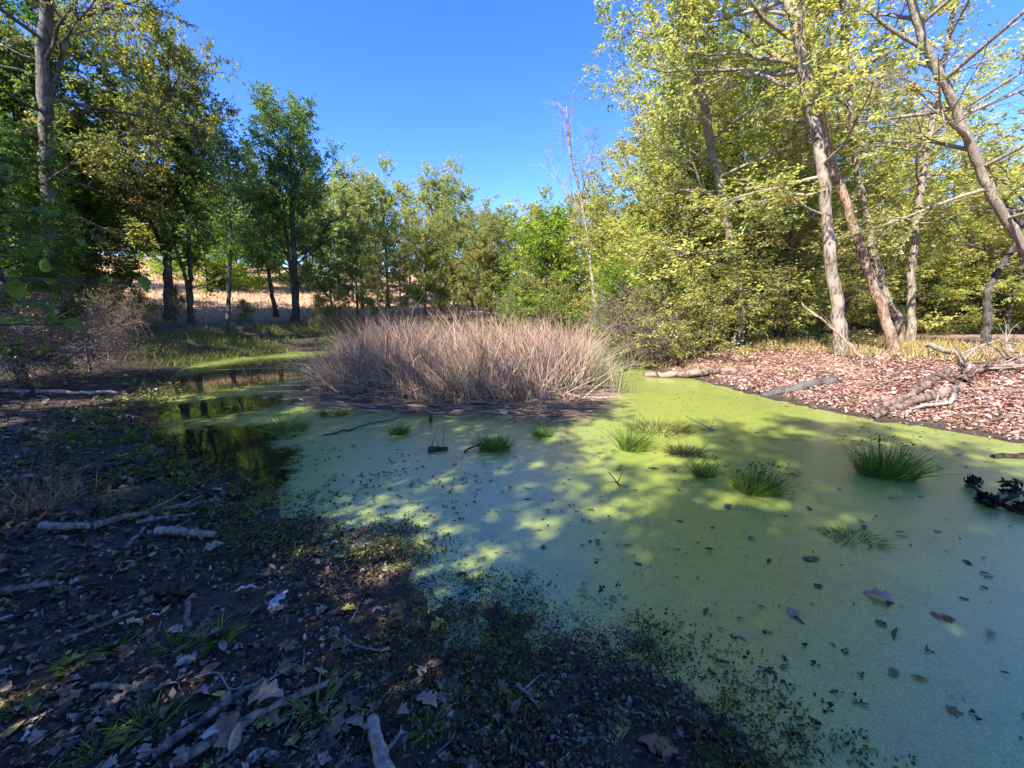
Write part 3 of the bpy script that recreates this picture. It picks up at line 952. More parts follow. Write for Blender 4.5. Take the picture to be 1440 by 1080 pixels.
def near_branch():
    base = np.array((-3.9, 1.5, hz(-3.9, 1.5) - 0.05))
    root = empty('sapling', base)
    tag(root, 'dark sapling with broad green leaves reaching over the mud', 'sapling')
    T = Tubes()
    stem = np.array([(0, 0, 0), (0.05, 0.1, 0.9), (0.0, 0.3, 1.9), (0.1, 0.4, 2.9), (0.1, 0.5, 3.6)])
    sp, _ = resample(stem, 14)
    T.tube(sp, np.linspace(0.035, 0.01, 14), 7)
    parts = []
    for (px, py, Y, n) in ((60, 300, 2.3, 12), (95, 420, 2.35, 14), (30, 360, 2.2, 10), (115, 455, 2.6, 9), (215, 400, 2.9, 5), (150, 395, 2.7, 4), (20, 440, 2.1, 9), (40, 250, 2.4, 9), (70, 345, 2.6, 12), (15, 300, 2.3, 9), (60, 480, 2.5, 9), (120, 340, 3.0, 9)):
        tip = at_y(px, py, Y) - base
        st = sp[min(13, max(3, int((tip[2] - 0.3) / 3.6 * 13)))]
        mid = (st + tip) / 2 + np.array((0, 0, 0.18))
        q, L = resample(np.array([st, mid, tip]), 9)
        T.tube(q, np.linspace(0.012, 0.003, 9), 5)
        n = int(n * 1.7)
        for i in range(n):
            u = 0.30 + 0.70 * (i + rng.random()) / n
            g = min(u, 0.999) * 8; a = int(g); g -= a
            p = q[a] * (1 - g) + q[a + 1] * g + rng.normal(size=3) * 0.03
            d = (q[a + 1] - q[a]); d /= np.linalg.norm(d)
            dd = d * 0.4 + norm(rng.normal(size=3)) * 0.8 + np.array((0, 0, -0.45))
            nn = norm(np.array((0.2, -0.35, 0.7)) + rng.normal(size=3) * 0.45)
            LL = 0.06 + 0.045 * rng.random()
            v, f, c = outline_leaf('broad', LL, LL * 0.75, 0.25, seed=int(rng.integers(1e6)), col=[(0.10, 0.19, 0.035), (0.13, 0.23, 0.04), (0.17, 0.24, 0.04)][i % 3])
            parts.append((place_va(v, p, dd, nn), f, c))
    link('stem', T.mesh('stem'), M['bark_dark'], root)
    V, F, C = joinvf(parts)
    link('foliage', mesh_quads('foliage', V, F, C, True), M['leaf'], root)


near_branch()

# ------------------------------------------------------------------ cattail stand
def rand_in(n, x0, x1, y0, y1):
    return x0 + (x1 - x0) * rng.random(n), y0 + (y1 - y0) * rng.random(n)


def cattails():
    edge = np.array([on_z(a, b)[:2] for a, b in ((432, 548), (470, 566), (540, 572), (620, 577), (700, 576), (780, 580), (815, 566), (835, 545))])
    x, y = rand_in(60000, edge[0, 0] - .3, edge[-1, 0] + 1.2, 6.5, 13.5)
    yf = np.interp(x, edge[:, 0], edge[:, 1])
    dep = y - yf
    back = 4.6
    left = x - (edge[0, 0] - 0.05 * (y - 8))
    right = (edge[-1, 0] + 0.12 * (y - 8)) - x
    keep = (dep > 0.05 * rng.normal(size=len(x)) + (fbm(x * 3, y * 3) - .5) * .8) & (dep < back) & (left > 0) & (right > 0)
    keep &= rng.random(len(x)) < (sstep(-.1, 0.7, dep) * 0.9 + 0.1) * (.35 + .65 * sstep(.36, .56, fbm(x * 2.1, y * 2.1 + 3)))
    x, y, dep, left, right = (a[keep] for a in (x, y, dep, left, right))
    n = min(len(x), 13500); x, y, dep, left, right = (a[:n] for a in (x, y, dep, left, right))
    n = len(x)
    edgef = sstep(0, 1.7, np.minimum(left, right * 3.0 + .3)) * sstep(-0.2, 0.9, dep)
    H = (0.78 + 0.80 * edgef) * np.minimum(0.55 + 0.60 * rng.random(n), 1.03) * (0.62 + .76 * fbm(x * 1.6 + 5, y * 1.6)) * np.where(rng.random(n) < .06, 1.18, 1)
    lean = np.stack((rng.normal(size=n) * np.where(rng.random(n) < .25, .5, .2) - 0.10 + 0.08 * (1 - sstep(0, 1.2, right)) - 0.22 * (1 - sstep(0, 1.6, left)), rng.normal(size=n) * 0.13 - 0.10 * (1 - sstep(0, 0.8, dep)), np.ones(n)), 1)
    P = np.stack((x, y, np.full(n, -0.05)), 1)
    bend = np.stack((rng.normal(size=n) * .24 - 0.06, rng.normal(size=n) * .2, -0.22 * rng.random(n) ** 2), 1)
    arc = rng.random(n) < .2
    bend[arc] = bend[arc] * 2.6 + np.array((-.15, 0, -.35))
    C = mixcol([(0.45, 0.32, 0.265), (0.55, 0.405, 0.335), (0.28, 0.20, 0.165), (0.58, 0.47, 0.40), (0.21, 0.22, 0.10), (0.14, 0.11, 0.09)], (4, 2.5, 3.4, 1.2, 1.8, 1.5), n, 0.14, 0.05)
    tip = C * np.array((1.12, 0.98, 0.92))
    low = jitcol((0.17, 0.155, 0.09), n, .2)
    parts = [blades(P, lean, H, 0.008 + 0.014 * rng.random(n), C * .75 + low * .25, bend, 4, tipcol=tip)]
    # flattened and broken stalks round the foot
    m = 4200
    i = rng.integers(0, n, m)
    P2 = P[i] + np.stack((rng.normal(size=m) * .25, rng.normal(size=m) * .25 - .12, np.abs(rng.normal(size=m)) * 0.16 + .06), 1)
    a = rng.random(m) * 6.28
    D2 = np.stack((np.cos(a), np.sin(a) * .7, rng.random(m) * 0.7), 1)
    L2 = 0.25 + 0.7 * rng.random(m)
    C2 = mixcol([(0.30, 0.22, 0.165), (0.40, 0.30, 0.23), (0.16, 0.115, 0.085)], (3, 2, 3), m)
    parts.append(blades(P2, D2, L2, np.full(m, .013), C2, np.stack((rng.normal(size=m) * .2, rng.normal(size=m) * .2, -.35 * np.ones(m)), 1), 3))
    # matted stalks along the water front
    m = 2600
    t = rng.random(m)
    ex = edge[0, 0] + (edge[-1, 0] - edge[0, 0]) * (1 - (1 - t) ** 1.5)
    ey = np.interp(ex, edge[:, 0], edge[:, 1]) + rng.normal(size=m) * .24 - .08 - 0.45 * np.exp(-((ex - 0.9) / 1.0) ** 2) * rng.random(m)
    P3 = np.stack((ex, ey, .015 + np.abs(rng.normal(size=m)) * .05), 1)
    a = rng.normal(size=m) * .6 + np.where(rng.random(m) < .5, 0, math.pi)
    D3 = np.stack((np.cos(a), np.sin(a), rng.random(m) * .25), 1)
    C3 = mixcol([(0.34, 0.235, 0.18), (0.42, 0.30, 0.24), (0.12, 0.085, 0.06)], (3, 2, 3), m)
    parts.append(blades(P3, D3, .2 + .5 * rng.random(m), np.full(m, .014), C3, np.stack((rng.normal(size=m) * .15, rng.normal(size=m) * .15, -.1 * np.ones(m)), 1), 3))
    # green shoots at the channel side
    m = 650
    x4 = edge[-1, 0] + rng.normal(size=m) * .3; y4 = 8.3 + rng.random(m) * 3
    P4 = np.stack((x4, y4, np.zeros(m)), 1)
    parts.append(blades(P4, np.stack((rng.normal(size=m) * .15, rng.normal(size=m) * .15, np.ones(m)), 1), .5 + .6 * rng.random(m), np.full(m, .012),
                        mixcol([(0.17, 0.19, 0.075), (0.34, 0.27, 0.20), (0.22, 0.22, 0.12)], (3, 2, 2), m), np.stack((rng.normal(size=m) * .15, rng.normal(size=m) * .15, np.zeros(m)), 1), 3))
    V, F, C = joinvf(parts)
    tag(link('cattails', mesh_quads('cattails', V, F, C), M['needle']), 'dense stand of dry brown cattails in the middle of the pond', 'cattails', kind='stuff')
    # stray stalks at the left tip of the stand
    m = 160
    c = on_z(425, 545)
    x5 = c[0] + rng.normal(size=m) * .55 - .3; y5 = c[1] + rng.random(m) * 4 - .3
    P5 = np.stack((x5, y5, np.zeros(m) - .02), 1)
    V, F, C = blades(P5, np.stack((rng.normal(size=m) * .2, rng.normal(size=m) * .2, np.ones(m)), 1), .2 + .6 * rng.random(m), np.full(m, .011),
                     mixcol([(0.28, 0.22, 0.16), (0.12, 0.12, 0.05), (0.07, 0.055, 0.04)], (3, 1, 2), m), rng.normal(size=(m, 3)) * .18, 3)
    tag(link('reeds', mesh_quads('reeds', V, F, C), M['needle']), 'sparse thin reeds standing in open water beside the cattails', 'reeds', kind='stuff')


cattails()


# ------------------------------------------------------------------ grass tufts in the pond, each a thing
def tuft(px, py, wpx, hpx, label, cols=((0.13, 0.23, 0.035), (0.18, 0.29, 0.05), (0.09, 0.17, 0.03)), dens=1.0, heads=0, flatness=0.0):
    c = on_z(px, py)
    sc = c[1] / FPX
    R = wpx * sc * 0.5; H = hpx * sc * 1.05
    n = int(420 * dens)
    a = rng.random(n) * 6.28; r = R * 0.75 * np.sqrt(rng.random(n))
    P = np.stack((np.cos(a) * r, np.sin(a) * r * 0.8, np.full(n, -0.01)), 1)
    out = np.stack((np.cos(a), np.sin(a), np.zeros(n)), 1) * (r / R)[:, None]
    D = out * (0.55 + flatness) + rng.normal(size=(n, 3)) * 0.22 + np.array((0, 0, 1.0 - flatness * .6))
    L = H * (0.5 + 0.6 * rng.random(n))
    C = mixcol(list(cols) + [(0.30, 0.25, 0.12), (0.20, 0.15, 0.09)], [1] * len(cols) + [.32, .2], n, .2)
    L = L * np.clip(np.exp(rng.normal(size=n) * .3), .4, 1.7)
    D = D + rng.normal(size=3) * (.16, .12, 0)
    V, F, Cc = blades(P, D, L, np.full(n, max(0.006, 0.0016 * c[1])), C, out * .3 + np.array((0, 0, -.18)), 3)
    parts = [(V, F, Cc)]
    if heads:
        k = heads
        Ph = np.stack((rng.normal(size=k) * R * .5, rng.normal(size=k) * R * .4, H * (.75 + .5 * rng.random(k))), 1)
        for j in range(3):
            parts.append(leaf_arrays(Ph + rng.normal(size=(k, 3)) * .012, rng.normal(size=(k, 3)), rng.normal(size=(k, 3)), np.full(k, .035), np.full(k, .014), jitcol((.07, .08, .03), k)))
        parts.append(blades(Ph * np.array((.6, .6, 0)), Ph * np.array((.4, .4, 1)), np.linalg.norm(Ph, axis=1), np.full(k, .005), jitcol((.08, .10, .03), k), np.zeros((k, 3)), 2))
    V, F, Cc = joinvf(parts)
    o = link('grass_tuft', mesh_quads('grass_tuft', V, F, Cc), M['leaf'], loc=(c[0], c[1], 0.0))
    tag(o, label, 'grass tuft', 'grass tufts in the pond')


tuft(1245, 668, 92, 46, 'largest dark green grass tuft near the leaf covered bank logs', dens=2.0, heads=26)
tuft(1062, 690, 78, 34, 'round dark green tuft with seed heads in the open pond', dens=1.6, heads=34)
tuft(992, 670, 36, 24, 'small dark green tuft beside the round seeded tuft', dens=0.8, heads=6)
tuft(886, 633, 38, 40, 'upright bright green grass tuft by the matted stalks', dens=0.9)
tuft(697, 631, 52, 24, 'wide short green tuft with a dark bent stick beside it', dens=1.3)
tuft(764, 614, 32, 18, 'small thin green tuft between two bigger tufts', dens=0.45)
tuft(561, 610, 28, 16, 'small round green tuft alone in front of the cattails', dens=0.8)
tuft(405, 606, 66, 24, 'loose green tuft near the dark open water', dens=0.7, flatness=.2)
tuft(962, 638, 62, 18, 'flat dark weedy tuft behind the seeded tuft', cols=((0.09, 0.12, 0.045), (0.12, 0.15, 0.05)), dens=0.9, flatness=.4)
tuft(1200, 758, 80, 18, 'flat bright green mat of grass lying on the duckweed', cols=((0.12, 0.20, 0.03), (0.16, 0.24, 0.03)), dens=1.1, flatness=.9)
tuft(468, 584, 44, 14, 'low brownish green tuft touching the cattail edge', cols=((0.13, 0.13, 0.04), (0.10, 0.12, 0.03)), dens=0.5, flatness=.3)
tuft(930, 606, 110, 20, 'sprawling yellow green weed mat at the end of the matted stalks', cols=((0.12, 0.16, 0.03), (0.17, 0.16, 0.05), (0.09, 0.08, 0.04)), dens=1.1, flatness=.6)


# ------------------------------------------------------------------ logs and sticks
def stick(name, label, p0, p1, r0, r1, mat, cat, bend=0.06, k=8, n=15, group=None, branches=(), lift=None):
    p0, p1 = np.asarray(p0, float), np.asarray(p1, float)
    L = np.linalg.norm(p1 - p0)
    t = np.linspace(0, 1, n)[:, None]
    pts = p0 + (p1 - p0) * t
    perp = norm(np.cross(p1 - p0, (0, 0, 1.0)))
    pts = pts + perp * np.sin(t * math.pi * (1 + rng.random())) * bend * L * (1 if rng.random() > .5 else -1)
    pts[1:-1] += rng.normal(size=(n - 2, 3)) * L * 0.008
    o = pts[0].copy()
    T = Tubes()
    knob = 1 + .16 * np.sin(t[:, 0] * 23 + rng.random() * 6) * rng.random(n)
    T.tube(pts - o, (r0 + (r1 - r0) * t[:, 0] ** .9) * knob, k, cap=True, rough=0.16)
    for (u, d, l, r) in branches:
        q = polyline(pts[int(u * (n - 1))] - o, d, l, 6, .14, 0)
        T.tube(q, np.linspace(r, r * .25, len(q)), 5)
    ob = link(name, T.mesh(name), M[mat], loc=o)
    tag(ob, label, cat, group)
    return ob


def gp(px, py, up=0.0):                       # pixel to the terrain (iterated)
    z = 0.0
    for _ in range(25):
        p = on_z(px, py, min(z, 1.45))
        z = 0.5 * z + 0.5 * max(0.0, hz(p[0], p[1]))
    p[2] = max(0.0, hz(p[0], p[1])) + up
    return p


stick('fallen_log', 'long pale fallen log lying along the channel shore below the bushes', gp(905, 530, .03), gp(1040, 524, .05), 0.075, 0.10, 'log', 'log', .02, 10,
      branches=((.6, (.1, .3, .8), .5, .03), (.2, (-.2, -.5, .3), .4, .03)))
stick('fallen_log', 'dark split log resting where the leafy bank meets the duckweed', gp(1066, 557, .02), gp(1175, 538, .05), 0.08, 0.105, 'bark_dark', 'log', .03, 10)
stick('fallen_log', 'upper of two long slanting logs on the leaf covered bank', gp(1215, 582, .02), gp(1335, 528, .05), 0.05, 0.085, 'log', 'log', .03, 9)
stick('fallen_log', 'lower of two long slanting logs running down into the duckweed', gp(1225, 590, .02), gp(1345, 552, .06), 0.055, 0.085, 'log', 'log', .03, 9)
stick('fallen_branch', 'pale barkless branch lying across the top of the slanting logs', gp(1300, 500, .25), gp(1362, 530, .15), 0.06, 0.04, 'stick_pale', 'branch', .06, 7,
      branches=((.5, (.5, -.3, .5), .8, .025), (.8, (.4, .2, .6), .7, .02), (.9, (.2, -.6, .1), .9, .025)))
stick('fallen_branch', 'thin crooked branch below the slanting logs on the bank', gp(1275, 592, .03), gp(1335, 562, .10), 0.02, 0.04, 'stick_pale', 'branch', .08, 6,
      branches=((.6, (.1, .1, .9), .4, .015),))
stick('fallen_branch', 'thin dead limb slanting from the shadow striped trunk to the bank', gp(1215, 508, .02), at_y(1130, 425, 10.6), 0.045, 0.018, 'bark_warm', 'branch', .05, 7, branches=((.5, (-.3, .2, .6), .5, .012), (.75, (-.6, -.2, .5), .5, .01)))
stick('root_tangle', 'heap of broken roots and twigs on the bank behind the slanting logs', gp(1350, 545, .1), gp(1425, 518, .2), 0.09, 0.05, 'log', 'root', .08, 7,
      branches=tuple((rng.random(), rng.normal(size=3) * (1, 1, .4) + (0, 0, .55), .35 + .5 * rng.random(), .012 + .018 * rng.random()) for _ in range(26)))
stick('fallen_branch', 'twiggy dead branch leaning on the bank past the root heap', gp(1400, 520, .1), gp(1445, 500, .3), 0.03, 0.015, 'stick_pale', 'branch', .08, 6,
      branches=tuple((.2 + .7 * rng.random(), rng.normal(size=3) + (0, 0, .6), .3 + .4 * rng.random(), .01) for _ in range(8)))
stick('fallen_branch', 'dark drowned branch half sunk beside the leafy shore', gp(1395, 645, .02), gp(1475, 645, .04), 0.03, 0.045, 'wetwood', 'branch', .03, 7)
stick('fallen_branch', 'grey branch angled out of the brush at the channel mouth', gp(868, 527, .02), gp(915, 512, .12), 0.05, 0.03, 'stick', 'branch', .06, 6,
      branches=((.5, (.3, -.2, .3), .5, .02), (.7, (-.2, -.2, .5), .4, .015)))


def drowned_branch():
    p = on_z(1372, 684)
    root = empty('drowned_branch', (p[0], p[1], 0))
    tag(root, 'dark muddy branch with clumps of rotten leaves sticking out of the duckweed', 'branch')
    T = Tubes()
    pts = [on_z(a, b, z) - (p[0], p[1], 0) for a, b, z in ((1366, 682, .06), (1385, 698, .05), (1405, 708, .04), (1440, 722, .02), (1480, 735, 0))]
    q, _ = resample(pts, 12)
    T.tube(q, np.linspace(.012, .03, 12), 7, rough=.2)
    q2, _ = resample([q[6], q[6] + (.1, -.02, .08), q[6] + (.35, .05, .10)], 8)
    T.tube(q2, np.linspace(.018, .01, 8), 6, rough=.2)
    link('limb', T.mesh('limb'), M['wetwood'], root)
    for (a, b, s) in ((1368, 680, .07), (1424, 690, .10), (1395, 708, .06), (1436, 716, .05), (1382, 702, .04)):
        c = on_z(a, b, .04) - (p[0], p[1], 0)
        n = 90
        V, F, C = leaf_arrays(c + np.clip(rng.normal(size=(n, 3)), -1.2, 1.2) * s * (.42, .4, .5) + (0, 0, s * .3), rng.normal(size=(n, 3)), rng.normal(size=(n, 3)), np.full(n, .05), np.full(n, .028), jitcol((.03, .024, .02), n, .3))
        link('leaf_clump', mesh_quads('leaf_clump', V, F, C), M['wet'], root)


drowned_branch()
SA = 'stick'
stick('stick', 'long grey stick pointing from the oak leaves toward the shore mat', gp(215, 1072, .025), gp(372, 962, .03), .017, .010, 'stick', SA, .02)
stick('stick', 'longest dark stick lying beside the broad oak leaf', gp(240, 1085, .02), gp(466, 968, .03), .018, .012, 'stick', SA, .04, branches=((.7, (.4, .5, .1), .16, .006),))
stick('stump_stub', 'broken weathered stub of wood standing in the mud', gp(548, 1100, .0), gp(522, 1028, .06), .032, .022, 'stick_pale', 'stub', .02, 9, branches=((.4, (.6, .2, .5), .12, .01),))
stick('stick', 'grey twig slanting through the mud near small grass clumps', gp(88, 905, .015), gp(192, 866, .03), .011, .007, 'stick', SA, .03)
stick('stick', 'dark half buried branch behind the mud grass clumps', gp(-20, 842, .02), gp(82, 824, .03), .022, .017, 'stick', SA, .02)
stick('stick', 'pale thin twig at the edge of the dark shore mat', gp(484, 900, .02), gp(552, 930, .015), .006, .004, 'stick_pale', SA, .05)
stick('fallen_branch', 'crooked dark branch lying along the green shore mat', gp(132, 745, .03), gp(308, 706, .03), .030, .016, 'stick', 'branch', .04, branches=((.4, (.3, .5, .2), .3, .012), (.7, (.6, -.2, .1), .25, .01)))
stick('stick', 'pale smooth stick beside the crooked dark branch', gp(192, 738, .02), gp(275, 727, .025), .014, .010, 'stick_pale', SA, .04)
stick('fallen_branch', 'thick pale grey driftwood piece on the green shore mat', gp(222, 752, .03), gp(302, 757, .03), .034, .022, 'stick_pale', 'branch', .02, 8)
stick('fallen_branch', 'bleached chunk of wood at the brown weeds', gp(62, 745, .03), gp(128, 746, .03), .032, .024, 'stick_pale', 'branch', .02, 8, branches=((.8, (.1, -.5, .3), .14, .012),))
stick('stick', 'short grey stick tipped up near the driftwood', gp(175, 775, .01), gp(204, 753, .06), .016, .010, 'stick', SA, .02)
stick('fallen_branch', 'long bleached pole lying across the dark mud flat', gp(-20, 552, .04), gp(168, 556, .05), .045, .03, 'stick_pale', 'branch', .015, 8)
stick('fallen_branch', 'dark rounded lump of old wood by the pale lobed leaves', gp(222, 834, .03), gp(268, 836, .03), .040, .045, 'wetwood', 'branch', .03, 9)
stick('stub', 'short grey stub poking up below the dark wood lump', gp(268, 886, .0), gp(262, 852, .03), .018, .012, 'stick', 'stub', .04)
stick('stick', 'dark stick lying flat among the oak leaves', gp(130, 972, .02), gp(218, 972, .02), .013, .011, 'stick', SA, .02)
stick('stick', 'forked thin twig curving over bare dark mud', gp(378, 985, .02), gp(388, 940, .03), .005, .003, 'stick_pale', SA, .12, branches=((.5, (.6, .3, .2), .12, .003),))
stick('stick', 'thin pale twig bending across the bare mud', gp(275, 958, .02), gp(350, 968, .02), .005, .003, 'stick_pale', SA, .12)
stick('stick', 'grey twig standing aslant by the shore mat and bare mud', gp(612, 935, .01), gp(640, 905, .05), .006, .004, 'stick', SA, .05, branches=((.5, (-.5, .2, .2), .12, .003),))
stick('stub', 'dark rotten stub at the duckweed edge under sunny patches', gp(696, 895, .0), gp(700, 860, .05), .024, .016, 'wetwood', 'stub', .03)
stick('stick', 'curled pale roots lying on the bare dark mud', gp(728, 968, .02), gp(758, 985, .02), .010, .006, 'stick_pale', SA, .15, branches=((.4, (.5, .4, .2), .1, .006), (.7, (.2, -.5, .2), .1, .006)))
stick('stick', 'dark bent stick poking out beside the wide short tuft', on_z(652, 638, .0), on_z(676, 622, .09), .012, .009, 'wetwood', SA, .12)
stick('stick', 'long thin dark stem floating toward the loose tuft', on_z(455, 612, .012), on_z(560, 588, .03), .012, .008, 'wetwood', SA, .03)
stick('stick', 'thin stem slanting over the duckweed beyond the weed mat', on_z(1005, 606, .0), on_z(965, 585, .16), .010, .006, 'stick', SA, .03, branches=((.2, (.3, .1, .6), .25, .005),))
stick('stub', 'short dark upright stub in front of the cattail mat', on_z(606, 594, -.02), on_z(605, 584, .12), .03, .018, 'wetwood', 'stub', .02)
stick('driftwood', 'dark wedge of driftwood floating on the duckweed with bent stems', on_z(602, 632, .03), on_z(630, 631, .02), .045, .02, 'wetwood', 'driftwood', .03, 8,
      branches=((.2, (.3, .1, 1.2), .28, .006), (.8, (-.4, .1, 1.1), .26, .006), (.5, (.1, 0, 1), .2, .005)))
stick('water_plant', 'dark leafless stem with side shoots rising from the duckweed', on_z(872, 684, 0), on_z(856, 664, .16), .007, .005, 'wetwood', 'plant', .05, 6,
      branches=((.3, (.4, .1, .7), .16, .006), (.3, (-.5, .1, .1), .15, .005), (.15, (.6, -.2, -.1), .14, .005)))
# small stray twigs on the mud
for i in range(55):
    px, py = rng.random() * 640, 760 + rng.random() * 320
    p = gp(px, py, .012)
    a = rng.random() * 6.28; L = .06 + .2 * rng.random()
    q = p + np.array((math.cos(a) * L, math.sin(a) * L, 0)); q[2] = max(0, hz(q[0], q[1])) + .014
    stick('twig', 'short thin twig lying loose on the dark mud', p, q, .0025 + .0025 * rng.random(), .0015, 'stick' if i % 5 else 'stick_pale', 'twig', .05, 5, 6, 'short twigs on the mud')

for i in range(26):
    px, py = 960 + rng.random() * 480, 505 + rng.random() * 85
    p = gp(px, py, .03)
    if p[0] < 4.5 or float(sdist(np.array([p[0]]), np.array([p[1]]))[0]) < .2: continue
    a = rng.random() * 6.28; L = .3 + .6 * rng.random()
    q = p + np.array((math.cos(a) * L, math.sin(a) * L, 0)); q[2] = max(0, hz(q[0], q[1])) + .04 + .08 * rng.random()
    stick('twig', 'thin dead twig lying on the pink leaves of the bank', p, q, .010, .004, 'stick', 'twig', .06, 5, 6, 'dead twigs on the leafy bank', branches=((.5, (rng.normal(), rng.normal(), .3), .2, .004),))

# ------------------------------------------------------------------ fallen leaves, single
LK = {'tan': [(0.43, 0.31, 0.215), 'dry'], 'grey': [(0.40, 0.335, 0.275), 'dry'], 'brown': [(0.27, 0.17, 0.11), 'dry'], 'dark': [(0.10, 0.078, 0.066), 'wet'],
      'red': [(0.42, 0.18, 0.10), 'dry'], 'yellow': [(0.50, 0.40, 0.09), 'dry'], 'white': [(0.55, 0.52, 0.51), 'dry']}
LM = {}
for kk, (c, mt) in LK.items():
    LM[kk] = []
    for s in range(4):
        v, f, cc = outline_leaf('oak' if s < 3 else 'plain', 0.11, 0.075 if s < 3 else 0.045, 0.5 * rng.random() + .1, n=13, seed=100 + s + len(LM) * 7, col=c)
        me = mesh_quads('fallen_leaf', v, f, cc, True); me.materials.append(M[mt])
        LM[kk].append(me)


def fallen(kind, p, s, label, group, cat='leaf', tilt=0.25):
    o = link('fallen_leaf', LM[kind][int(rng.integers(4 if s < 1 else 3))], loc=p)
    o.rotation_euler = (rng.normal() * tilt, rng.normal() * tilt, rng.random() * 6.28); o.scale = (s, s, s)
    tag(o, label, cat, group)


LBL = {'tan': 'curled tan leaf lying on the dark mud', 'grey': 'faded grey lobed leaf lying on the dark mud', 'brown': 'brown oak leaf lying on the dark mud',
       'dark': 'blackened wet leaf lying on the dark mud', 'white': 'bleached whitish leaf lying on the dark mud', 'yellow': 'yellow leaf lying on the dark mud'}
cnt = 0
while cnt < 270:
    px = rng.random() * 760 - 40; py = 735 + 345 * rng.random() ** 0.8
    p = gp(px, py, .014)
    d = float(sdist(np.array([p[0]]), np.array([p[1]]))[0])
    if d < 0.15 or rng.random() < .3 * sstep(300, 800, px): continue
    kd = rng.choice(['tan', 'grey', 'brown', 'dark', 'white', 'yellow'], p=[.25, .17, .34, .205, .015, .02])
    fallen(kd, p, .42 + .45 * rng.random(), LBL[kd], kd + ' leaves on the mud')
    cnt += 1
for (px, py, s, kd, lb) in ((350, 985, 1.5, 'tan', 'broad tan oak leaf lying between the two long sticks'), (307, 1022, 1.1, 'white', 'bleached pale leaf tucked under the long dark stick'),
                            (335, 1060, 1.5, 'brown', 'large reddish brown oak leaf below the long sticks'), (285, 780, 1.2, 'tan', 'tan oak leaf resting at the driftwood'),
                            (330, 838, 1.1, 'white', 'pale lobed leaf standing out by the dark wood lump'), (375, 862, 1.2, 'white', 'white lobed leaf at the edge of the shore mat'),
                            (592, 983, 1.1, 'tan', 'lone tan oak leaf on bare mud'), (955, 1062, 1.3, 'red', 'reddish oak leaf at the muddy duckweed fringe'),
                            (625, 875, .9, 'yellow', 'yellow leaf caught in the shore mat')):
    fallen(kd, gp(px, py, .03), s, lb, None)
FL = [(720, 690), (752, 703), (872, 662), (880, 658), (722, 688), (840, 760), (905, 798), (770, 747), (765, 774), (828, 836), (865, 840), (1125, 786), (1048, 905), (1150, 830), (1112, 858),
      (1255, 954), (1260, 848), (1350, 842), (1376, 826), (1253, 750), (1215, 740), (1248, 884), (1320, 875), (1340, 878), (1390, 898), (1325, 995), (1105, 725), (1080, 700), (1020, 716), (1310, 746),
      (1370, 808), (1360, 788), (1290, 700), (1180, 690), (680, 655), (640, 650), (790, 660), (900, 690), (950, 690), (970, 705), (1330, 660), (1300, 650), (1345, 640), (1150, 720), (1120, 870), (1050, 760),
      (960, 735), (1000, 745), (835, 720), (605, 735), (550, 690), (1285, 625), (1120, 620), (1060, 610), (1010, 600)]
for i, (px, py) in enumerate(FL):
    kd = ('brown', 'dark', 'red', 'dark', 'tan')[i % 5]
    p = on_z(px + rng.normal() * 4, py); p[2] = .016
    fallen(kd, p, .4 + .4 * rng.random(), {'brown': 'brown leaf floating on the green duckweed', 'dark': 'dark wet leaf floating on the green duckweed', 'red': 'reddish leaf floating on the green duckweed',
                                            'tan': 'tan leaf floating on the green duckweed'}[kd], kd + ' leaves on the duckweed', tilt=.12)
fallen('dark', on_z(1116, 866) + (0, 0, .025), 1.3, 'large dark folded leaf pair floating on the duckweed', None)
fallen('tan', on_z(1260, 850) + (0, 0, .016), 1.3, 'broad tan oak leaf floating flat near a sunny streak', None, tilt=.05)
fallen('red', on_z(1128, 787) + (0, 0, .018), 1.1, 'orange red leaf floating in a sunny streak of duckweed', None)


# ------------------------------------------------------------------ masses: leaf litter, shore mat, grasses
def scatter(n, x0, x1, y0, y1, dens):
    x, y = rand_in(n, x0, x1, y0, y1)
    d = sdist(x, y)
    k = rng.random(n) < dens(x, y, d)
    return x[k], y[k], d[k]


def litter_mass(name, label, x, y, L, cols, wts, mat, up=.01, tilt=.4):
    n = len(x)
    z = np.maximum(height(x, y), .004) + up * (0.4 + rng.random(n))
    a = rng.random(n) * 6.28
    D = np.stack((np.cos(a), np.sin(a), rng.normal(size=n) * tilt), 1)
    Nn = norm(rng.normal(size=(n, 3)) * tilt + np.array((0, 0, 1.0)))
    LL = L * np.clip(np.exp(rng.normal(size=n) * .42), .35, 2.2)
    V, F, C = leaf_arrays(np.stack((x, y, z), 1), D, Nn, LL, LL * (.35 + .35 * rng.random(n)), mixcol(cols, wts, n, .2, .06), .25)
    tag(link(name, mesh_quads(name, V, F, C), M[mat]), label, 'leaves', kind='stuff')


# right bank litter, denser near
def polar(n, r0, r1, a0, a1):               # points thinning out with distance from the near shore
    r = r0 * (r1 / r0) ** rng.random(n); a = np.radians(a0 + (a1 - a0) * rng.random(n))
    x, y = r * np.sin(a), r * np.cos(a)
    return x, y, sdist(x, y)


x, y, d = polar(420000, 5.0, 24, 10, 80)
k = rng.random(len(x)) < zone_right(x, y, d + .25) * (d > -.12) * (.12 + .88 * sstep(-.05, .75, d + .5 * (fbm(x * 2.2, y * 2.2) - .5))) * (.15 + .85 * sstep(.3, .52, fbm(x * 1.5, y * 1.5))) * (d < 8) * .75
x, y, d = x[k], y[k], d[k]
litter_mass('leaf_litter', 'pinkish brown fallen leaves covering the sunny bank', x, y, .052, [(0.45, 0.275, 0.235), (0.55, 0.385, 0.34), (0.25, 0.145, 0.12), (0.58, 0.43, 0.37), (0.44, 0.22, 0.15), (0.15, 0.09, 0.07)], (5, 2.2, 3, .3, 1.2, 1.2), 'dry', .03)
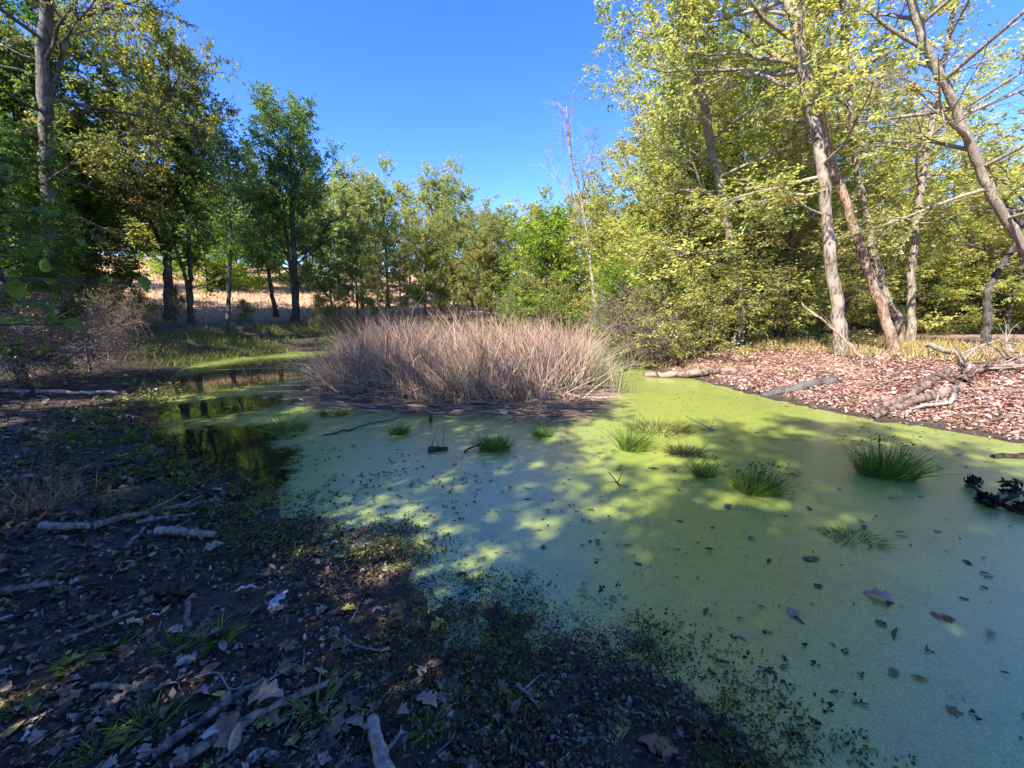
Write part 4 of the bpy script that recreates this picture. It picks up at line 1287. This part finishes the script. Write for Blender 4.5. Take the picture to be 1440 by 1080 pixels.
# mud crumbs and small leaf bits on the shaded bank
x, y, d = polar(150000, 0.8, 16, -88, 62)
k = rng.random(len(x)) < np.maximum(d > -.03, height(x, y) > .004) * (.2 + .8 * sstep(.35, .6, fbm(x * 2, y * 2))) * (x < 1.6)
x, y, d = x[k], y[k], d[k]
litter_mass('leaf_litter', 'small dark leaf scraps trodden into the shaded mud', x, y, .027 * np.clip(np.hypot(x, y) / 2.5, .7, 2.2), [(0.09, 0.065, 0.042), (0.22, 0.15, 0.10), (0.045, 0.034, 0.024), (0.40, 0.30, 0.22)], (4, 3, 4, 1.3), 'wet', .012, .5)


# creeping shore plants
def shore_mat():
    def dens(x, y, d):
        band = np.where(x > -.9, .55, 1) * np.maximum(sstep(-.55, -.05, d), .6 * (height(x, y) > .0) * (d > -1.2)) * (1 - sstep(.1, .75 + .25 * y * .3, d))
        nz = sstep(.40, .62, fbm(x * 2.6 + 7, y * 2.6))
        return band * (.12 + .88 * nz) * (x < 1.5) * (y < 15) * np.where((d < -.12) & (x < -1.2), .35, 1)
    x, y, d = polar(330000, 1.0, 15, -88, 55)
    k = rng.random(len(x)) < dens(x, y, d)
    x, y, d = x[k], y[k], d[k]
    n = len(x)
    z = np.maximum(height(x, y), .0) + .004 + .035 * rng.random(n) * sstep(-.6, .1, d)
    D = norm(np.stack((rng.normal(size=n), rng.normal(size=n), .3 + .5 * rng.random(n)), 1))
    Nn = norm(rng.normal(size=(n, 3)) * .5 + (0, 0, 1))
    L = (.014 + .016 * rng.random(n)) * np.clip(np.hypot(x, y) / 2.6, .8, 3.0)
    C = mixcol([(0.17, 0.19, 0.05), (0.12, 0.145, 0.04), (0.26, 0.25, 0.07), (0.09, 0.07, 0.045)], (4, 4, 1.6, 2.5), n, .2)
    V, F, Cc = leaf_arrays(np.stack((x, y, z), 1), D, Nn, L, L * .6, C)
    tag(link('shore_plants', mesh_quads('shore_plants', V, F, Cc), M['leaf']), 'creeping dark green plants matted along the muddy shore', 'plants', kind='stuff')
    # sprigs standing in the duckweed off the mat
    x, y, d = scatter(16000, -9, 2.2, 1.0, 11, lambda x, y, d: sstep(-1.9, -.2, d) * (d < 0) * (x < 2.2) * (.04 + .95 * sstep(.5, .66, fbm(x * 1.8, y * 1.8 + 4))) * np.where(x > .6, .5, 1))
    x = np.repeat(x, 5) + rng.normal(size=len(x) * 5) * .009; y = np.repeat(y, 5) + rng.normal(size=len(y) * 5) * .009
    n = len(x)
    D = norm(np.stack((rng.normal(size=n), rng.normal(size=n), .2 + .6 * rng.random(n)), 1))
    L = .014 + .014 * rng.random(n)
    V, F, Cc = leaf_arrays(np.stack((x, y, np.full(n, .008)), 1), D, norm(rng.normal(size=(n, 3)) * .5 + (0, 0, 1)), L, L * .55, mixcol([(0.03, 0.05, 0.015), (0.05, 0.075, 0.02), (0.035, 0.028, 0.02)], (3, 2, 2), n, .2))
    tag(link('water_sprigs', mesh_quads('water_sprigs', V, F, Cc), M['leaf']), 'tiny dark sprigs poking through the duckweed off the muddy shore', 'plants', kind='stuff')


shore_mat()


def pond_debris():
    x, y = rand_in(9000, -6, 8, 1.2, 13)
    d = sdist(x, y)
    k = (d < -.1) & (rng.random(9000) < .25 + .75 * sstep(.45, .62, fbm(x * .9 + 2, y * .9)))
    x, y = x[k], y[k]; n = len(x)
    a = rng.normal(size=n) * .8
    L = np.exp(rng.normal(size=n) * .5) * .028
    V, F, C = leaf_arrays(np.stack((x, y, np.full(n, .011)), 1), np.stack((np.cos(a), np.sin(a), np.abs(rng.normal(size=n)) * .12), 1), norm(rng.normal(size=(n, 3)) * .25 + (0, 0, 1)), L, L * .28,
                          mixcol([(0.05, 0.045, 0.03), (0.16, 0.11, 0.07), (0.09, 0.11, 0.04)], (3, 2, 2), n, .2))
    tag(link('pond_debris', mesh_quads('pond_debris', V, F, C), M['wet']), 'tiny bits of leaf and stem floating on the duckweed', 'debris', kind='stuff')


pond_debris()


def grass_mass(name, label, x, y, H, W, cols, wts, lean=.35, mat='needle'):
    n = len(x)
    P = np.stack((x, y, height(x, y) - .01), 1)
    D = np.stack((rng.normal(size=n) * lean, rng.normal(size=n) * lean, np.ones(n)), 1)
    V, F, C = blades(P, D, H * (.5 + .7 * rng.random(n)), W, mixcol(cols, wts, n, .16), rng.normal(size=(n, 3)) * (.3, .3, .1), 2)
    tag(link(name, mesh_quads(name, V, F, C), M[mat]), label, 'grass', kind='stuff')


x, y, d = scatter(46000, -14, -1, 12, 27, lambda x, y, d: zone_green(x, y, d) * .9 + .04 * (d > .2) * (d < 6))
grass_mass('bank_grass', 'yellowish green tufted grass on the far bank below the trees', x, y, .32, .018, [(0.15, 0.165, 0.035), (0.22, 0.20, 0.06), (0.10, 0.125, 0.03)], (4, 3, 3))
x, y, d = scatter(90000, -70, 4, 18, 66, lambda x, y, d: zone_field(x, y, d) * np.clip(26 / y, .2, 1))
grass_mass('field_grass', 'pale orange dry grass covering the sunny field slope', x, y, .24, .05, [(0.52, 0.31, 0.20), (0.56, 0.38, 0.24), (0.44, 0.24, 0.16), (0.46, 0.38, 0.17)], (4, 3, 2, 1.5))
x, y, d = scatter(60000, 5, 30, 6, 22, lambda x, y, d: zone_right(x, y, d) * sstep(3.0, 4.2, d) * (1 - sstep(8, 11, d)) * (.2 + .8 * sstep(.4, .6, fbm(x, y))))
grass_mass('bank_grass', 'low golden grass and seedlings along the top of the leafy bank', x, y, .26, .022, [(0.38, 0.27, 0.10), (0.20, 0.22, 0.05), (0.42, 0.26, 0.13)], (3, 3, 2))
x, y, d = scatter(30000, 4, 14, 5, 16, lambda x, y, d: zone_right(x, y, d) * (d > .3) * (d < 4.5) * sstep(.56, .7, fbm(x * 1.2 + 3, y * 1.2)) * .5)
grass_mass('bank_seedlings', 'sparse green and straw seedlings among the pink leaves of the bank', x, y, .14, .014, [(0.16, 0.19, 0.05), (0.36, 0.28, 0.15), (0.22, 0.24, 0.07)], (3, 3, 2))
# small bright clumps on the mud, each a thing
for (px, py, s) in ((245, 915, 1.0), (305, 900, 1.1), (160, 915, .8), (445, 1000, 1.3), (210, 1025, 1.1), (600, 1030, .7), (100, 940, .7), (20, 1000, .7), (520, 1000, .6), (135, 1060, .7)):
    p = gp(px, py, -.005)
    n = 46
    a = rng.random(n) * 6.28
    P = np.stack((np.cos(a) * .05 * s * rng.random(n), np.sin(a) * .05 * s * rng.random(n), np.zeros(n)), 1)
    V, F, C = blades(P, np.stack((np.cos(a) * .6, np.sin(a) * .6, .6 + .5 * rng.random(n)), 1), s * (.06 + .07 * rng.random(n)), np.full(n, .007), mixcol([(0.12, 0.24, 0.04), (0.17, 0.30, 0.05)], (1, 1), n), np.stack((np.cos(a) * .2, np.sin(a) * .2, -.25 * np.ones(n)), 1), 3)
    tag(link('grass_clump', mesh_quads('grass_clump', V, F, C), M['leaf'], loc=p), 'small fresh green grass clump growing in the dark mud', 'grass clump', 'fresh grass clumps in the mud')
# dry weeds on the left shore
for (px, py, s) in ((70, 715, 1.0), (35, 725, 1.1), (100, 700, .8), (10, 700, 1.2)):
    p = gp(px, py, -.005)
    n = 60
    P = np.clip(rng.normal(size=(n, 3)), -1.2, 1.2) * (.09, .08, 0)
    V, F, C = blades(P, rng.normal(size=(n, 3)) * (.5, .5, .1) + (0, 0, 1), s * (.12 + .2 * rng.random(n)), np.full(n, .006), mixcol([(0.26, 0.18, 0.13), (0.16, 0.11, 0.08)], (1, 1), n), rng.normal(size=(n, 3)) * .3, 3)
    tag(link('dry_weed', mesh_quads('dry_weed', V, F, C), M['needle'], loc=p), 'dry brown weed stalks at the shaded muddy shore', 'weed', 'dry weeds on the shore')

# a template that was never placed would hang below the world
for k_, t_ in TPL.items():
    if k_ not in used_tpl:
        for ch in list(t_.children): bpy.data.objects.remove(ch)
        bpy.data.objects.remove(t_)
bpy.context.view_layer.update()
